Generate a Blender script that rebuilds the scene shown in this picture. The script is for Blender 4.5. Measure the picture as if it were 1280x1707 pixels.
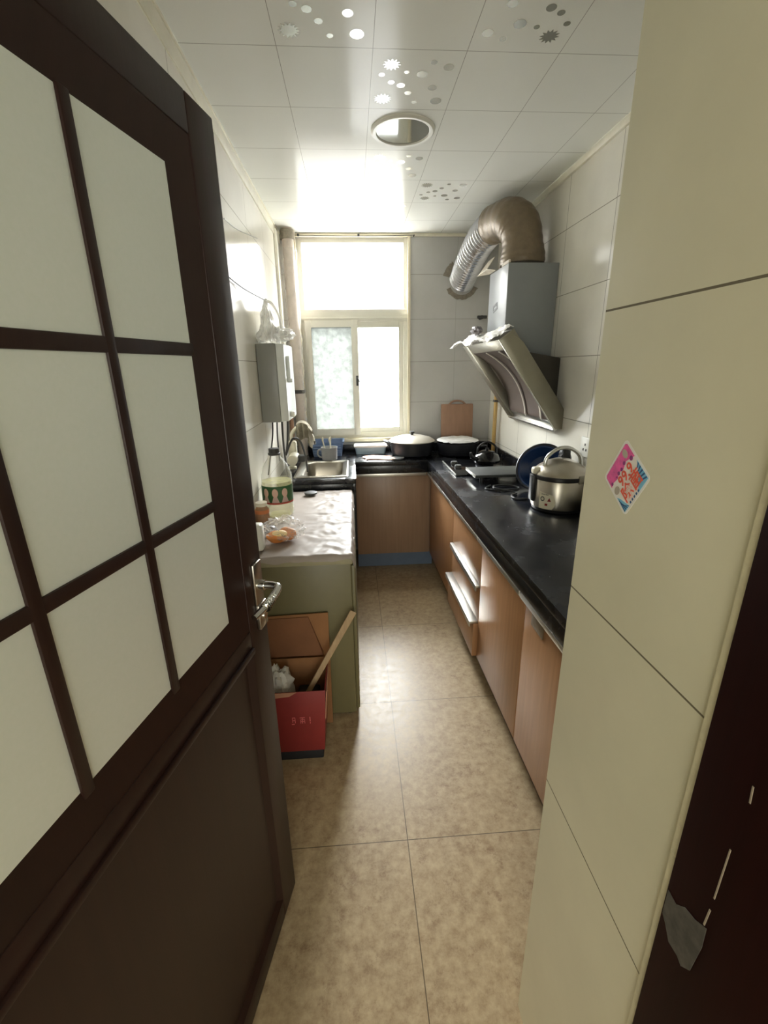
import bpy, bmesh, math, random
from mathutils import Vector, Matrix, noise
random.seed(7)
PI = math.pi
S = bpy.context.scene
for o in list(bpy.data.objects):
    bpy.data.objects.remove(o)

# ------------------------------------------------------------------ camera
CAM_H = 1.4
FPX = 745.288
def _unit(v):
    return v.normalized()
_y = _unit(Vector((586-640, -(613-853.5), -FPX)))
_z = -_unit(Vector((676-640, -(3155-853.5), -FPX)))
_x = _y.cross(_z)
cam_data = bpy.data.cameras.new('camera')
cam_data.sensor_fit = 'VERTICAL'
cam_data.sensor_height = 24.0
cam_data.lens = FPX/1707*24.0
cam_data.clip_start = 0.02
cam = bpy.data.objects.new('camera', cam_data)
S.collection.objects.link(cam)
cam.matrix_world = Matrix(((_x[0], _x[1], _x[2], 0), (_y[0], _y[1], _y[2], 0), (_z[0], _z[1], _z[2], CAM_H), (0, 0, 0, 1)))
S.camera = cam

# ------------------------------------------------------------------ world and light
world = bpy.data.worlds.new('overcast_sky')
S.world = world
world.use_nodes = True
bg = world.node_tree.nodes['Background']
# high overcast sky over a pale building that stands opposite the window
SKY_ZENITH, SKY_HORIZON, SKY_GROUND = 27.0, 33.0, 2.6
_nt = world.node_tree
_tc = _nt.nodes.new('ShaderNodeTexCoord'); _sx = _nt.nodes.new('ShaderNodeSeparateXYZ')
_nt.links.new(_tc.outputs['Generated'], _sx.inputs[0])
_cr = _nt.nodes.new('ShaderNodeValToRGB'); _mr = _nt.nodes.new('ShaderNodeMapRange')
_mr.inputs[1].default_value = -1; _mr.inputs[2].default_value = 1
_nt.links.new(_sx.outputs['Z'], _mr.inputs[0]); _nt.links.new(_mr.outputs[0], _cr.inputs[0])
_e = _cr.color_ramp.elements
_e[0].position = 0.0; _e[0].color = (SKY_GROUND/30*0.99, SKY_GROUND/30, SKY_GROUND/30*0.99, 1)
_e[1].position = 1.0; _e[1].color = (SKY_ZENITH/30*0.93, SKY_ZENITH/30*0.98, SKY_ZENITH/30, 1)
for _p, _v in ((0.605, SKY_GROUND), (0.68, SKY_HORIZON)):
    _n = _e.new(_p); _n.color = (_v/30*0.95, _v/30*0.99, _v/30, 1)
_nt.links.new(_cr.outputs[0], bg.inputs[0])
bg.inputs[1].default_value = 30.0
def area_light(name, loc, rot, sx, sy, energy, col=(1, 1, 1), portal=False):
    l = bpy.data.lights.new(name, 'AREA')
    l.shape = 'RECTANGLE'; l.size = sx; l.size_y = sy; l.energy = energy; l.color = col
    o = bpy.data.objects.new(name, l)
    o.location = loc; o.rotation_euler = rot
    S.collection.objects.link(o)
    if portal:
        l.cycles.is_portal = True
    return o
# portal: steers samples of the real sky through the kitchen window
area_light('window_portal', (0.035, 3.52, 1.56), (-PI/2, 0, 0), 0.78, 1.36, 1, portal=True)
# added fill light in the unseen hall behind the camera; no window stands there
area_light('hall_fill', (-0.3, -2.65, 1.35), (PI/2, 0, 0), 3.2, 1.7, 26.5, (0.97, 0.98, 0.90))

S.view_settings.view_transform = 'Standard'
S.view_settings.look = 'None'
S.view_settings.gamma = 1.0
S.view_settings.use_curve_mapping = False
S.view_settings.exposure = 2.04
S.render.engine = 'CYCLES'
S.cycles.use_denoising = True
S.cycles.max_bounces = 14
S.cycles.diffuse_bounces = 8
S.cycles.glossy_bounces = 6
S.cycles.transparent_max_bounces = 16
S.cycles.caustics_reflective = False
S.cycles.caustics_refractive = False
S.cycles.sample_clamp_indirect = 6.0

# ------------------------------------------------------------------ materials
def lin(c):
    return tuple(((v/255)/12.92 if v/255 <= 0.04045 else ((v/255+0.055)/1.055)**2.4) for v in c)
def new_mat(name):
    m = bpy.data.materials.new(name)
    m.use_nodes = True
    nt = m.node_tree
    return m, nt, nt.nodes['Principled BSDF'], nt.nodes['Material Output']
def N(nt, t, **kw):
    n = nt.nodes.new(t)
    for k, v in kw.items():
        setattr(n, k, v)
    return n
def mth(nt, op, a, b=None, c=None):
    n = nt.nodes.new('ShaderNodeMath'); n.operation = op
    for i, v in enumerate((a, b, c)):
        if v is None: continue
        if isinstance(v, (int, float)): n.inputs[i].default_value = v
        else: nt.links.new(v, n.inputs[i])
    return n.outputs[0]
def mixc(nt, f, a, b):
    n = nt.nodes.new('ShaderNodeMix'); n.data_type = 'RGBA'
    def put(sock, v):
        if isinstance(v, (int, float)): sock.default_value = v
        elif isinstance(v, tuple): sock.default_value = (v[0], v[1], v[2], 1)
        else: nt.links.new(v, sock)
    put(n.inputs['Factor'], f); put(n.inputs['A'], a); put(n.inputs['B'], b)
    return n.outputs['Result']
def pos(nt):
    return nt.nodes.new('ShaderNodeNewGeometry').outputs['Position']
def noise_fac(nt, scale, detail=4, rough=0.6, stretch=None):
    n = nt.nodes.new('ShaderNodeTexNoise')
    n.inputs['Scale'].default_value = scale; n.inputs['Detail'].default_value = detail
    n.inputs['Roughness'].default_value = rough
    p = pos(nt)
    if stretch:
        mp = nt.nodes.new('ShaderNodeMapping'); mp.inputs['Scale'].default_value = stretch
        nt.links.new(p, mp.inputs['Vector']); p = mp.outputs[0]
    nt.links.new(p, n.inputs['Vector'])
    return n.outputs['Fac']
def ramp(nt, f, lo, hi):
    n = nt.nodes.new('ShaderNodeMapRange')
    nt.links.new(f, n.inputs[0]); n.inputs[1].default_value = lo; n.inputs[2].default_value = hi
    n.clamp = True
    return n.outputs[0]
def bump(nt, b, h, strength, dist=0.01):
    n = nt.nodes.new('ShaderNodeBump'); n.inputs['Strength'].default_value = strength
    n.inputs['Distance'].default_value = dist
    nt.links.new(h, n.inputs['Height']); nt.links.new(n.outputs[0], b.inputs['Normal'])
def simple(name, col, rough=0.5, metal=0.0, var=0.08, scale=12, coat=0.0, spec=0.5, bmp=0.0, bscale=80):
    m, nt, b, out = new_mat(name)
    f = ramp(nt, noise_fac(nt, scale), 0.3, 0.7)
    nt.links.new(mixc(nt, f, tuple(c*(1-var) for c in col), tuple(min(1, c*(1+var)) for c in col)), b.inputs['Base Color'])
    b.inputs['Roughness'].default_value = rough; b.inputs['Metallic'].default_value = metal
    b.inputs['Specular IOR Level'].default_value = spec
    b.inputs['Coat Weight'].default_value = coat
    if bmp: bump(nt, b, noise_fac(nt, bscale), bmp)
    return m
def line_mask(nt, coord, origin, period, half):
    """1 on a joint line of the given half width"""
    t = mth(nt, 'SUBTRACT', coord, origin)
    t = mth(nt, 'DIVIDE', t, period)
    t = mth(nt, 'ADD', t, 0.5)
    t = mth(nt, 'FRACT', t)
    t = mth(nt, 'SUBTRACT', t, 0.5)
    t = mth(nt, 'ABSOLUTE', t)
    t = mth(nt, 'MULTIPLY', t, period)
    return mth(nt, 'LESS_THAN', t, half)
def tile_wall(name, col, joint, lines, rough=0.12, wav=0.02, spec=0.5, zmin=None):
    m, nt, b, out = new_mat(name)
    sep = nt.nodes.new('ShaderNodeSeparateXYZ'); nt.links.new(pos(nt), sep.inputs[0])
    mask = None
    for ax, o, p, h in lines:
        l = line_mask(nt, sep.outputs[ax], o, p, h)
        mask = l if mask is None else mth(nt, 'MAXIMUM', mask, l)
    if zmin is not None: mask = mth(nt, 'MULTIPLY', mask, mth(nt, 'GREATER_THAN', sep.outputs['Z'], zmin))
    f = ramp(nt, noise_fac(nt, 5, 5), 0.25, 0.75)
    base = mixc(nt, f, tuple(c*0.94 for c in col), tuple(c*1.04 for c in col))
    nt.links.new(mixc(nt, mask, base, joint), b.inputs['Base Color'])
    b.inputs['Specular IOR Level'].default_value = spec
    r = mth(nt, 'MULTIPLY_ADD', mask, 0.5, rough)
    nt.links.new(r, b.inputs['Roughness'])
    h = mth(nt, 'MULTIPLY_ADD', mask, -1.0, mth(nt, 'MULTIPLY', noise_fac(nt, 9, 2), wav*10))
    bump(nt, b, h, 0.25, 0.004)
    return m

M = {}
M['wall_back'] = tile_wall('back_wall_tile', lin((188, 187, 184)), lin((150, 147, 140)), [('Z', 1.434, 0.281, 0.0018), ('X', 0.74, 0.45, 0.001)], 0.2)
M['wall_side'] = tile_wall('side_wall_tile', lin((226, 223, 212)), lin((150, 147, 134)), [('Z', 1.434, 0.281, 0.0016), ('Y', 2.32, 0.42, 0.0016)], 0.13, spec=0.07)
M['wall_pillar'] = tile_wall('pillar_tile', lin((214, 211, 184)), lin((105, 98, 78)), [('Z', 1.4645, 0.3935, 0.0013)], 0.22, zmin=0.5)
M['plaster'] = simple('hall_plaster', lin((205, 198, 180)), 0.9)

def floor_mat():
    m, nt, b, out = new_mat('marbled_floor_tile')
    sep = nt.nodes.new('ShaderNodeSeparateXYZ'); nt.links.new(pos(nt), sep.inputs[0])
    mask = mth(nt, 'MAXIMUM', line_mask(nt, sep.outputs['X'], 0.122, 0.605, 0.0013), line_mask(nt, sep.outputs['Y'], 1.003, 0.605, 0.0013))
    n1 = ramp(nt, noise_fac(nt, 6, 8, 0.7), 0.33, 0.68)
    n2 = ramp(nt, noise_fac(nt, 34, 8, 0.75), 0.35, 0.62)
    n3 = ramp(nt, noise_fac(nt, 15, 10, 0.78), 0.55, 0.72)
    c = mixc(nt, n1, lin((128, 106, 80)), lin((152, 131, 101)))
    c = mixc(nt, mth(nt, 'MULTIPLY', n2, 0.5), c, lin((198, 180, 144)))
    c = mixc(nt, mth(nt, 'MULTIPLY', n3, 0.85), c, lin((104, 74, 52)))
    nt.links.new(mixc(nt, mask, c, lin((92, 78, 58))), b.inputs['Base Color'])
    b.inputs['Specular IOR Level'].default_value = 0.35
    nt.links.new(mth(nt, 'MULTIPLY_ADD', n2, 0.12, 0.32), b.inputs['Roughness'])
    h = mth(nt, 'MULTIPLY_ADD', mask, -1.0, mth(nt, 'MULTIPLY', noise_fac(nt, 14, 3), 0.25))
    bump(nt, b, h, 0.25, 0.003)
    return m
M['floor'] = floor_mat()

def wood(name, c1, c2, rough=0.4, stretch=(40, 40, 2), coat=0.0, spec=0.5):
    m, nt, b, out = new_mat(name)
    f = ramp(nt, noise_fac(nt, 1.0, 6, 0.65, stretch), 0.3, 0.7)
    nt.links.new(mixc(nt, f, c1, c2), b.inputs['Base Color'])
    b.inputs['Roughness'].default_value = rough
    b.inputs['Coat Weight'].default_value = coat; b.inputs['Coat Roughness'].default_value = 0.15
    b.inputs['Specular IOR Level'].default_value = spec
    bump(nt, b, f, 0.05, 0.002)
    return m
M['door_wood'] = wood('dark_cherry_wood', lin((34, 19, 15)), lin((42, 24, 19)), 0.4, spec=0.3)
M['jamb_wood'] = wood('dark_cherry_jamb', lin((28, 8, 6)), lin((36, 11, 9)), 0.55, spec=0.08)
M['cab'] = wood('brown_wood_laminate', lin((146, 106, 72)), lin((164, 122, 86)), 0.35, (60, 60, 3))
M['cab_hazed'] = wood('brown_wood_laminate_hazed', lin((150, 122, 100)), lin((164, 136, 112)), 0.35, (60, 60, 3))  # same laminate, greyer and paler: haze from the window put into the colour
M['board'] = wood('cutting_board_wood', lin((146, 112, 90)), lin((166, 130, 106)), 0.6, (30, 30, 4))
M['stickwood'] = wood('pale_stick_wood', lin((150, 124, 92)), lin((176, 150, 114)), 0.7, (60, 60, 8))
M['card'] = simple('brown_cardboard', lin((140, 98, 62)), 0.9, bmp=0.1)
M['torn'] = simple('torn_card_edge', lin((176, 128, 102)), 0.9)
M['red'] = simple('red_printed_carton', lin((128, 42, 40)), 0.45)
M['black_card'] = simple('black_carton_base', lin((22, 22, 24)), 0.7)
M['dark'] = simple('dark_green_plastic', lin((22, 30, 28)), 0.4)
M['granite'] = None
def granite():
    m, nt, b, out = new_mat('black_stone_worktop')
    v = nt.nodes.new('ShaderNodeTexVoronoi'); v.inputs['Scale'].default_value = 90
    nt.links.new(pos(nt), v.inputs['Vector'])
    s = mth(nt, 'LESS_THAN', v.outputs['Distance'], 0.10)
    sc = nt.nodes.new('ShaderNodeSeparateColor'); nt.links.new(v.outputs['Color'], sc.inputs[0])
    s = mth(nt, 'MULTIPLY', s, mth(nt, 'GREATER_THAN', sc.outputs[0], 0.93))
    f = ramp(nt, noise_fac(nt, 30, 5), 0.3, 0.7)
    c = mixc(nt, f, lin((17, 18, 21)), lin((32, 33, 38)))
    nt.links.new(mixc(nt, s, c, lin((230, 230, 230))), b.inputs['Base Color'])
    r = ramp(nt, noise_fac(nt, 7, 5), 0.3, 0.75)
    nt.links.new(mth(nt, 'MULTIPLY_ADD', r, 0.18, 0.16), b.inputs['Roughness'])
    return m
M['granite'] = granite()
M['alu'] = simple('brushed_aluminium', lin((205, 203, 196)), 0.32, 0.9, 0.04)
M['steel'] = simple('stainless_steel', lin((176, 170, 158)), 0.28, 1.0, 0.05)
M['steel_dark'] = simple('hood_steel', lin((150, 146, 132)), 0.36, 0.85, 0.05)
M['chrome'] = simple('chrome', lin((215, 215, 212)), 0.12, 1.0, 0.02)
M['chimney'] = simple('grey_blue_hood_cover', lin((136, 140, 142)), 0.35, 0.0, 0.03)
M['filter'] = simple('greasy_filter_mesh', lin((84, 70, 60)), 0.5, 0.15, 0.1, bmp=0.2, bscale=300)
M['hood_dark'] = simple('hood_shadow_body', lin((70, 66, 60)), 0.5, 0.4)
M['white_plastic'] = simple('white_plastic', lin((226, 226, 218)), 0.35, 0, 0.02)
M['cream_plastic'] = simple('cream_plastic', lin((214, 208, 186)), 0.35, 0, 0.03)
M['upvc'] = simple('window_plastic_profile', lin((222, 220, 208)), 0.35, 0, 0.02)
M['upvc_trim'] = simple('window_surround_trim', lin((226, 216, 190)), 0.4, 0, 0.02)
M['heater_side'] = simple('appliance_grey_enamel', lin((146, 147, 142)), 0.35, 0, 0.03)
M['heater_front'] = simple('appliance_white_front', lin((226, 230, 226)), 0.25, 0, 0.02)
M['black'] = simple('black_plastic', lin((20, 20, 21)), 0.35, 0, 0.1)
M['black_gloss'] = simple('black_glass', lin((14, 14, 16)), 0.15, 0, 0.1)
M['blackpan'] = simple('black_pan_iron', lin((34, 35, 40)), 0.4, 0.2, 0.15)
M['rubber'] = simple('grey_cable', lin((62, 62, 60)), 0.6)
M['lidwhite'] = simple('pale_pot_lid', lin((206, 200, 186)), 0.3, 0.4, 0.04)
M['blue'] = simple('dark_blue_enamel', lin((18, 44, 84)), 0.25, 0, 0.1)
M['blue_rim'] = simple('blue_black_rim', lin((16, 22, 32)), 0.3)
M['paleblue'] = simple('pale_blue_plastic', lin((168, 192, 206)), 0.4, 0, 0.04)
M['basketblue'] = simple('blue_plastic_basket', lin((118, 140, 176)), 0.45, 0, 0.06)
M['mug'] = simple('grey_ceramic', lin((168, 168, 168)), 0.35, 0, 0.03)
M['rag'] = simple('grey_rag', lin((146, 138, 120)), 0.95, 0, 0.25, 45, bmp=0.4, bscale=60)
M['dishcloth'] = simple('pink_dishcloth', lin((214, 178, 160)), 0.95, 0, 0.16, 60, bmp=0.4)
M['yellowpipe'] = simple('yellow_gas_pipe', lin((188, 154, 92)), 0.45)
M['cupboard'] = simple('pale_green_enamel', lin((104, 98, 68)), 0.42, 0, 0.04)
M['cupboard_top'] = simple('cupboard_top_edge', lin((150, 144, 116)), 0.5)
M['table_plastic'] = simple('white_plastic_tablecloth', lin((146, 135, 126)), 0.5, 0, 0.05, 20)
M['duct'] = simple('aluminium_foil_duct', lin((188, 188, 192)), 0.24, 1.0, 0.08)
M['tape'] = simple('brown_packing_tape', lin((118, 104, 84)), 0.32, 0.25, 0.12, 30, bmp=0.2)
M['pipe_pink'] = simple('wrapped_pipe_cover', lin((196, 184, 174)), 0.4, 0, 0.14, 24, bmp=0.35, bscale=40)
M['pipe_rust'] = simple('reddish_brown_pipe', lin((150, 112, 88)), 0.6, 0, 0.1)
M['red_tape'] = simple('dull_red_tape', lin((160, 96, 92)), 0.5)
M['mortar'] = simple('grey_mortar', lin((140, 132, 118)), 0.95, 0, 0.2, 50, bmp=0.4)
M['oil'] = None
M['lab_green'] = simple('green_label', lin((44, 88, 46)), 0.5, 0, 0.1)
M['lab_red'] = simple('red_label_band', lin((172, 66, 52)), 0.5)
M['lab_skin'] = simple('label_portrait', lin((214, 178, 158)), 0.6)
M['lab_cloth'] = simple('label_portrait_clothes', lin((196, 168, 158)), 0.6)
M['lab_hair'] = simple('label_hair', lin((190, 170, 120)), 0.6)
M['bun'] = simple('orange_brown_crust', lin((206, 128, 62)), 0.55, 0, 0.2, 40)
M['bun_in'] = simple('pale_bread', lin((232, 204, 140)), 0.6, 0, 0.1)
M['jar_orange'] = simple('orange_label', lin((190, 112, 62)), 0.5)
M['jar_brown'] = simple('brown_seasoning', lin((150, 112, 80)), 0.5, 0, 0.2, 40)
M['navy'] = simple('navy_packet', lin((40, 44, 66)), 0.35)
M['paper_white'] = simple('white_print', lin((232, 230, 222)), 0.5, 0, 0.01)
M['st_pink'] = simple('pink_print', lin((226, 86, 158)), 0.4, 0, 0.2, 120)
M['st_purple'] = simple('purple_print', lin((136, 44, 116)), 0.4, 0, 0.1)
M['st_red'] = simple('red_print', lin((222, 84, 56)), 0.4)
M['st_blue'] = simple('dark_blue_print', lin((22, 78, 128)), 0.4)
M['st_cyan'] = simple('cyan_print', lin((120, 186, 214)), 0.4)
M['st_grey'] = simple('grey_print', lin((176, 166, 150)), 0.4)
M['ink'] = simple('dark_grey_print', lin((58, 60, 58)), 0.5)
M['ink_red'] = simple('dark_red_print', lin((128, 34, 34)), 0.5)
M['faint'] = simple('faded_pink_print', lin((222, 120, 118)), 0.6)
M['trunk'] = simple('white_trunking', lin((222, 218, 206)), 0.4)
M['cove'] = simple('ceiling_edge_trim', lin((226, 222, 204)), 0.3)
M['skirt_blue'] = simple('blue_grey_plinth_film', lin((108, 124, 146)), 0.35)
M['plinth'] = simple('dark_plinth', lin((66, 50, 38)), 0.5)
M['dark_wire'] = simple('dark_cable', lin((38, 38, 38)), 0.5)
M['white_wire'] = simple('white_wire', lin((210, 210, 204)), 0.4)

def ceiling_mat():
    m, nt, b, out = new_mat('glossy_ceiling_panel')
    sep = nt.nodes.new('ShaderNodeSeparateXYZ'); nt.links.new(pos(nt), sep.inputs[0])
    mask = mth(nt, 'MAXIMUM', line_mask(nt, sep.outputs['X'], 0.09, 0.265, 0.0009), line_mask(nt, sep.outputs['Y'], 1.570, 0.303, 0.0011))
    nt.links.new(mixc(nt, mask, lin((234, 236, 232)), lin((165, 165, 160))), b.inputs['Base Color'])
    b.inputs['Roughness'].default_value = 0.16
    b.inputs['Specular IOR Level'].default_value = 0.07
    # every panel lies a little crooked, as pressed metal panels do
    h = mth(nt, 'MULTIPLY_ADD', mask, -0.5, mth(nt, 'MULTIPLY', noise_fac(nt, 3.2, 1), 0.8))
    bump(nt, b, h, 0.16, 0.006)
    return m
M['ceiling'] = ceiling_mat()
M['flower'] = simple('mirror_flower_print', lin((208, 208, 200)), 0.22, 0.75, 0.02)

def clear_glass(name, refl=0.08, tint=(1, 1, 1)):
    m, nt, b, out = new_mat(name)
    nt.nodes.remove(b)
    t = N(nt, 'ShaderNodeBsdfTransparent'); t.inputs[0].default_value = (*tint, 1)
    g = N(nt, 'ShaderNodeBsdfGlossy'); g.inputs['Roughness'].default_value = 0.03
    lw = N(nt, 'ShaderNodeLayerWeight'); lw.inputs['Blend'].default_value = 0.25
    f = mth(nt, 'MULTIPLY_ADD', lw.outputs['Fresnel'], 0.8, refl*0.3)
    mx = N(nt, 'ShaderNodeMixShader')
    nt.links.new(f, mx.inputs[0]); nt.links.new(t.outputs[0], mx.inputs[1]); nt.links.new(g.outputs[0], mx.inputs[2])
    nt.links.new(mx.outputs[0], out.inputs['Surface'])
    return m
M['glass'] = clear_glass('clear_window_glass')
def frosted(name, col, transp, pattern, scale, dark):
    """privacy glass: scatters the daylight, lets a part straight through"""
    m, nt, b, out = new_mat(name)
    nt.nodes.remove(b)
    f = ramp(nt, noise_fac(nt, scale, 4, 0.7), 0.35, 0.68) if pattern else None
    tr = N(nt, 'ShaderNodeBsdfTranslucent'); tp = N(nt, 'ShaderNodeBsdfTransparent')
    tp.inputs[0].default_value = (*(min(1, c*1.6) for c in col), 1)
    if f is not None:
        nt.links.new(mixc(nt, f, tuple(c*dark for c in col), col), tr.inputs[0])
    else:
        tr.inputs[0].default_value = (*col, 1)
    mx = N(nt, 'ShaderNodeMixShader')
    if f is not None:
        nt.links.new(mth(nt, 'MULTIPLY', f, transp), mx.inputs[0])
    else:
        mx.inputs[0].default_value = transp
    nt.links.new(tr.outputs[0], mx.inputs[1]); nt.links.new(tp.outputs[0], mx.inputs[2])
    g = N(nt, 'ShaderNodeBsdfGlossy'); g.inputs['Roughness'].default_value = 0.25
    mx2 = N(nt, 'ShaderNodeMixShader'); mx2.inputs[0].default_value = 0.05
    nt.links.new(mx.outputs[0], mx2.inputs[1]); nt.links.new(g.outputs[0], mx2.inputs[2])
    nt.links.new(mx2.outputs[0], out.inputs['Surface'])
    return m
M['pane_frost'] = frosted('patterned_privacy_glass', (0.176, 0.181, 0.173), 0.10, True, 38, 0.72)
M['pane_upper'] = frosted('upper_milky_glass', (0.50, 0.49, 0.48), 0.80, False, 1, 1)
def door_glass():
    m, nt, b, out = new_mat('frosted_door_glass')
    f = ramp(nt, noise_fac(nt, 160, 2), 0.3, 0.7)
    nt.links.new(mixc(nt, f, lin((232, 240, 232)), lin((238, 244, 238))), b.inputs['Base Color'])
    b.inputs['Roughness'].default_value = 0.42
    b.inputs['Specular IOR Level'].default_value = 0.35
    tr = N(nt, 'ShaderNodeBsdfTranslucent'); tr.inputs[0].default_value = (0.97, 1.0, 0.97, 1)
    mx = N(nt, 'ShaderNodeMixShader'); mx.inputs[0].default_value = 0.15
    nt.links.new(b.outputs[0], mx.inputs[1]); nt.links.new(tr.outputs[0], mx.inputs[2])
    g = N(nt, 'ShaderNodeBsdfGlossy'); g.inputs['Roughness'].default_value = 0.5; g.inputs[0].default_value = (0.95, 1.0, 0.96, 1)
    mx2 = N(nt, 'ShaderNodeMixShader'); mx2.inputs[0].default_value = 0.45
    nt.links.new(mx.outputs[0], mx2.inputs[1]); nt.links.new(g.outputs[0], mx2.inputs[2])
    nt.links.new(mx2.outputs[0], out.inputs['Surface'])
    return m
M['door_glass'] = door_glass()
def film(name, col, alpha, rough=0.12):
    """thin clear plastic: mostly see-through, with bright folds"""
    m, nt, b, out = new_mat(name)
    b.inputs['Base Color'].default_value = (*col, 1); b.inputs['Roughness'].default_value = rough
    bump(nt, b, noise_fac(nt, 40, 3), 0.5, 0.01)
    t = N(nt, 'ShaderNodeBsdfTransparent')
    lw = N(nt, 'ShaderNodeLayerWeight'); lw.inputs['Blend'].default_value = 0.45
    f = mth(nt, 'MINIMUM', mth(nt, 'MULTIPLY_ADD', mth(nt, 'POWER', lw.outputs['Facing'], 2.0), 0.5, alpha), 1.0)
    mx = N(nt, 'ShaderNodeMixShader')
    nt.links.new(f, mx.inputs[0]); nt.links.new(t.outputs[0], mx.inputs[1]); nt.links.new(b.outputs[0], mx.inputs[2])
    nt.links.new(mx.outputs[0], out.inputs['Surface'])
    return m
M['film'] = film('clear_plastic_film', (0.85, 0.84, 0.80), 0.16)
M['film_white'] = film('cloudy_plastic_bag', (0.85, 0.84, 0.80), 0.58, 0.4)
M['bottle'] = film('clear_bottle_plastic', (0.86, 0.86, 0.80), 0.14, 0.08)
M['oil'] = film('pale_yellow_oil', (0.72, 0.70, 0.34), 0.30, 0.1)
M['lens'] = simple('mirror_lamp_glass', lin((168, 170, 166)), 0.06, 0.9, 0.02)
M['black_bag'] = simple('black_plastic_bag', lin((24, 25, 26)), 0.28, 0, 0.1, bmp=0.5, bscale=30)
M['white_bag'] = simple('white_plastic_bag', lin((190, 188, 180)), 0.4, 0, 0.1, bmp=0.5, bscale=50)

# ------------------------------------------------------------------ mesh helpers
class MB:
    """collects shapes (world coordinates) into ONE mesh"""
    def __init__(self):
        self.bm = bmesh.new(); self.mi = 0
    def _merge(self, t, smooth=False):
        for f in t.faces:
            f.material_index = self.mi; f.smooth = smooth
        me = bpy.data.meshes.new('tmp'); t.to_mesh(me); t.free()
        self.bm.from_mesh(me); bpy.data.meshes.remove(me)
        return self
    def hexa(self, pts, bevel=0.0, seg=2):
        """8 corner points: bottom ring of four, then top ring of four"""
        t = bmesh.new(); v = [t.verts.new(p) for p in pts]
        for q in ((3, 2, 1, 0), (4, 5, 6, 7), (0, 1, 5, 4), (1, 2, 6, 5), (2, 3, 7, 6), (3, 0, 4, 7)):
            t.faces.new([v[i] for i in q])
        bmesh.ops.recalc_face_normals(t, faces=t.faces)
        if bevel: bmesh.ops.bevel(t, geom=list(t.edges), offset=bevel, segments=seg, affect='EDGES', profile=0.5)
        return self._merge(t)
    def box(self, x0, x1, y0, y1, z0, z1, bevel=0.0, seg=2):
        return self.hexa([(x0, y0, z0), (x1, y0, z0), (x1, y1, z0), (x0, y1, z0), (x0, y0, z1), (x1, y0, z1), (x1, y1, z1), (x0, y1, z1)], bevel, seg)
    def prism(self, poly, vec, bevel=0.0, seg=2, smooth=False):
        t = bmesh.new(); vec = Vector(vec); n = len(poly)
        a = [t.verts.new(p) for p in poly]; b = [t.verts.new(Vector(p)+vec) for p in poly]
        t.faces.new(a[::-1]); t.faces.new(b)
        for i in range(n): t.faces.new((a[i], a[(i+1) % n], b[(i+1) % n], b[i]))
        bmesh.ops.recalc_face_normals(t, faces=t.faces)
        if bevel: bmesh.ops.bevel(t, geom=list(t.edges), offset=bevel, segments=seg, affect='EDGES', profile=0.5)
        return self._merge(t, smooth)
    def loft(self, loops, cap0=True, cap1=True, smooth=True, closed=True):
        t = bmesh.new(); L = [[t.verts.new(p) for p in lp] for lp in loops]; n = len(L[0])
        for a, b in zip(L, L[1:]):
            for i in range(n if closed else n-1):
                try: t.faces.new((a[i], a[(i+1) % n], b[(i+1) % n], b[i]))
                except ValueError: pass
        if cap0: t.faces.new(L[0][::-1])
        if cap1: t.faces.new(L[-1])
        bmesh.ops.recalc_face_normals(t, faces=t.faces)
        return self._merge(t, smooth)
    def lathe(self, prof, c, axis=(0, 0, 1), seg=40, smooth=True, wob=None, cap=True):
        """prof: (radius, height along axis)"""
        ax = Vector(axis).normalized(); c = Vector(c)
        u = ax.orthogonal().normalized(); w = ax.cross(u)
        loops = []
        for r, h in prof:
            loops.append([c+ax*h+(u*math.cos(2*PI*i/seg)+w*math.sin(2*PI*i/seg))*max(r*(wob(i/seg, h) if wob else 1), 1e-4) for i in range(seg)])
        return self.loft(loops, cap, cap, smooth)
    def cyl(self, p0, p1, r, r1=None, seg=24):
        p0 = Vector(p0); p1 = Vector(p1)
        return self.lathe([(r, 0), (r if r1 is None else r1, (p1-p0).length)], p0, p1-p0, seg)
    def tube(self, pts, r, seg=12, sub=6, cap=True):
        """smooth tube through points; r a number or a function of 0..1"""
        P = [Vector(p) for p in pts]
        C = []
        if sub > 1 and len(P) > 2:
            for i in range(len(P)-1):
                p0 = P[max(i-1, 0)]; p1 = P[i]; p2 = P[i+1]; p3 = P[min(i+2, len(P)-1)]
                for k in range(sub):
                    t = k/sub
                    C.append(0.5*((2*p1)+(p2-p0)*t+(2*p0-5*p1+4*p2-p3)*t*t+(3*p1-p0-3*p2+p3)*t**3))
            C.append(P[-1])
        else:
            C = P
        T = [(C[min(i+1, len(C)-1)]-C[max(i-1, 0)]).normalized() for i in range(len(C))]
        u = T[0].orthogonal().normalized(); loops = []
        for i, c in enumerate(C):
            u = (u-T[i]*u.dot(T[i])).normalized(); w = T[i].cross(u)
            rr = r(i/(len(C)-1)) if callable(r) else r
            loops.append([c+(u*math.cos(2*PI*k/seg)+w*math.sin(2*PI*k/seg))*rr for k in range(seg)])
        return self.loft(loops, cap, cap, True)
    def grid(self, f, nu, nv, smooth=True, thick=0.0):
        t = bmesh.new(); V = [[t.verts.new(f(i/nu, j/nv)) for j in range(nv+1)] for i in range(nu+1)]
        for i in range(nu):
            for j in range(nv):
                t.faces.new((V[i][j], V[i+1][j], V[i+1][j+1], V[i][j+1]))
        bmesh.ops.recalc_face_normals(t, faces=t.faces)
        if thick: bmesh.ops.solidify(t, geom=t.faces[:], thickness=thick)
        return self._merge(t, smooth)
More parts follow.
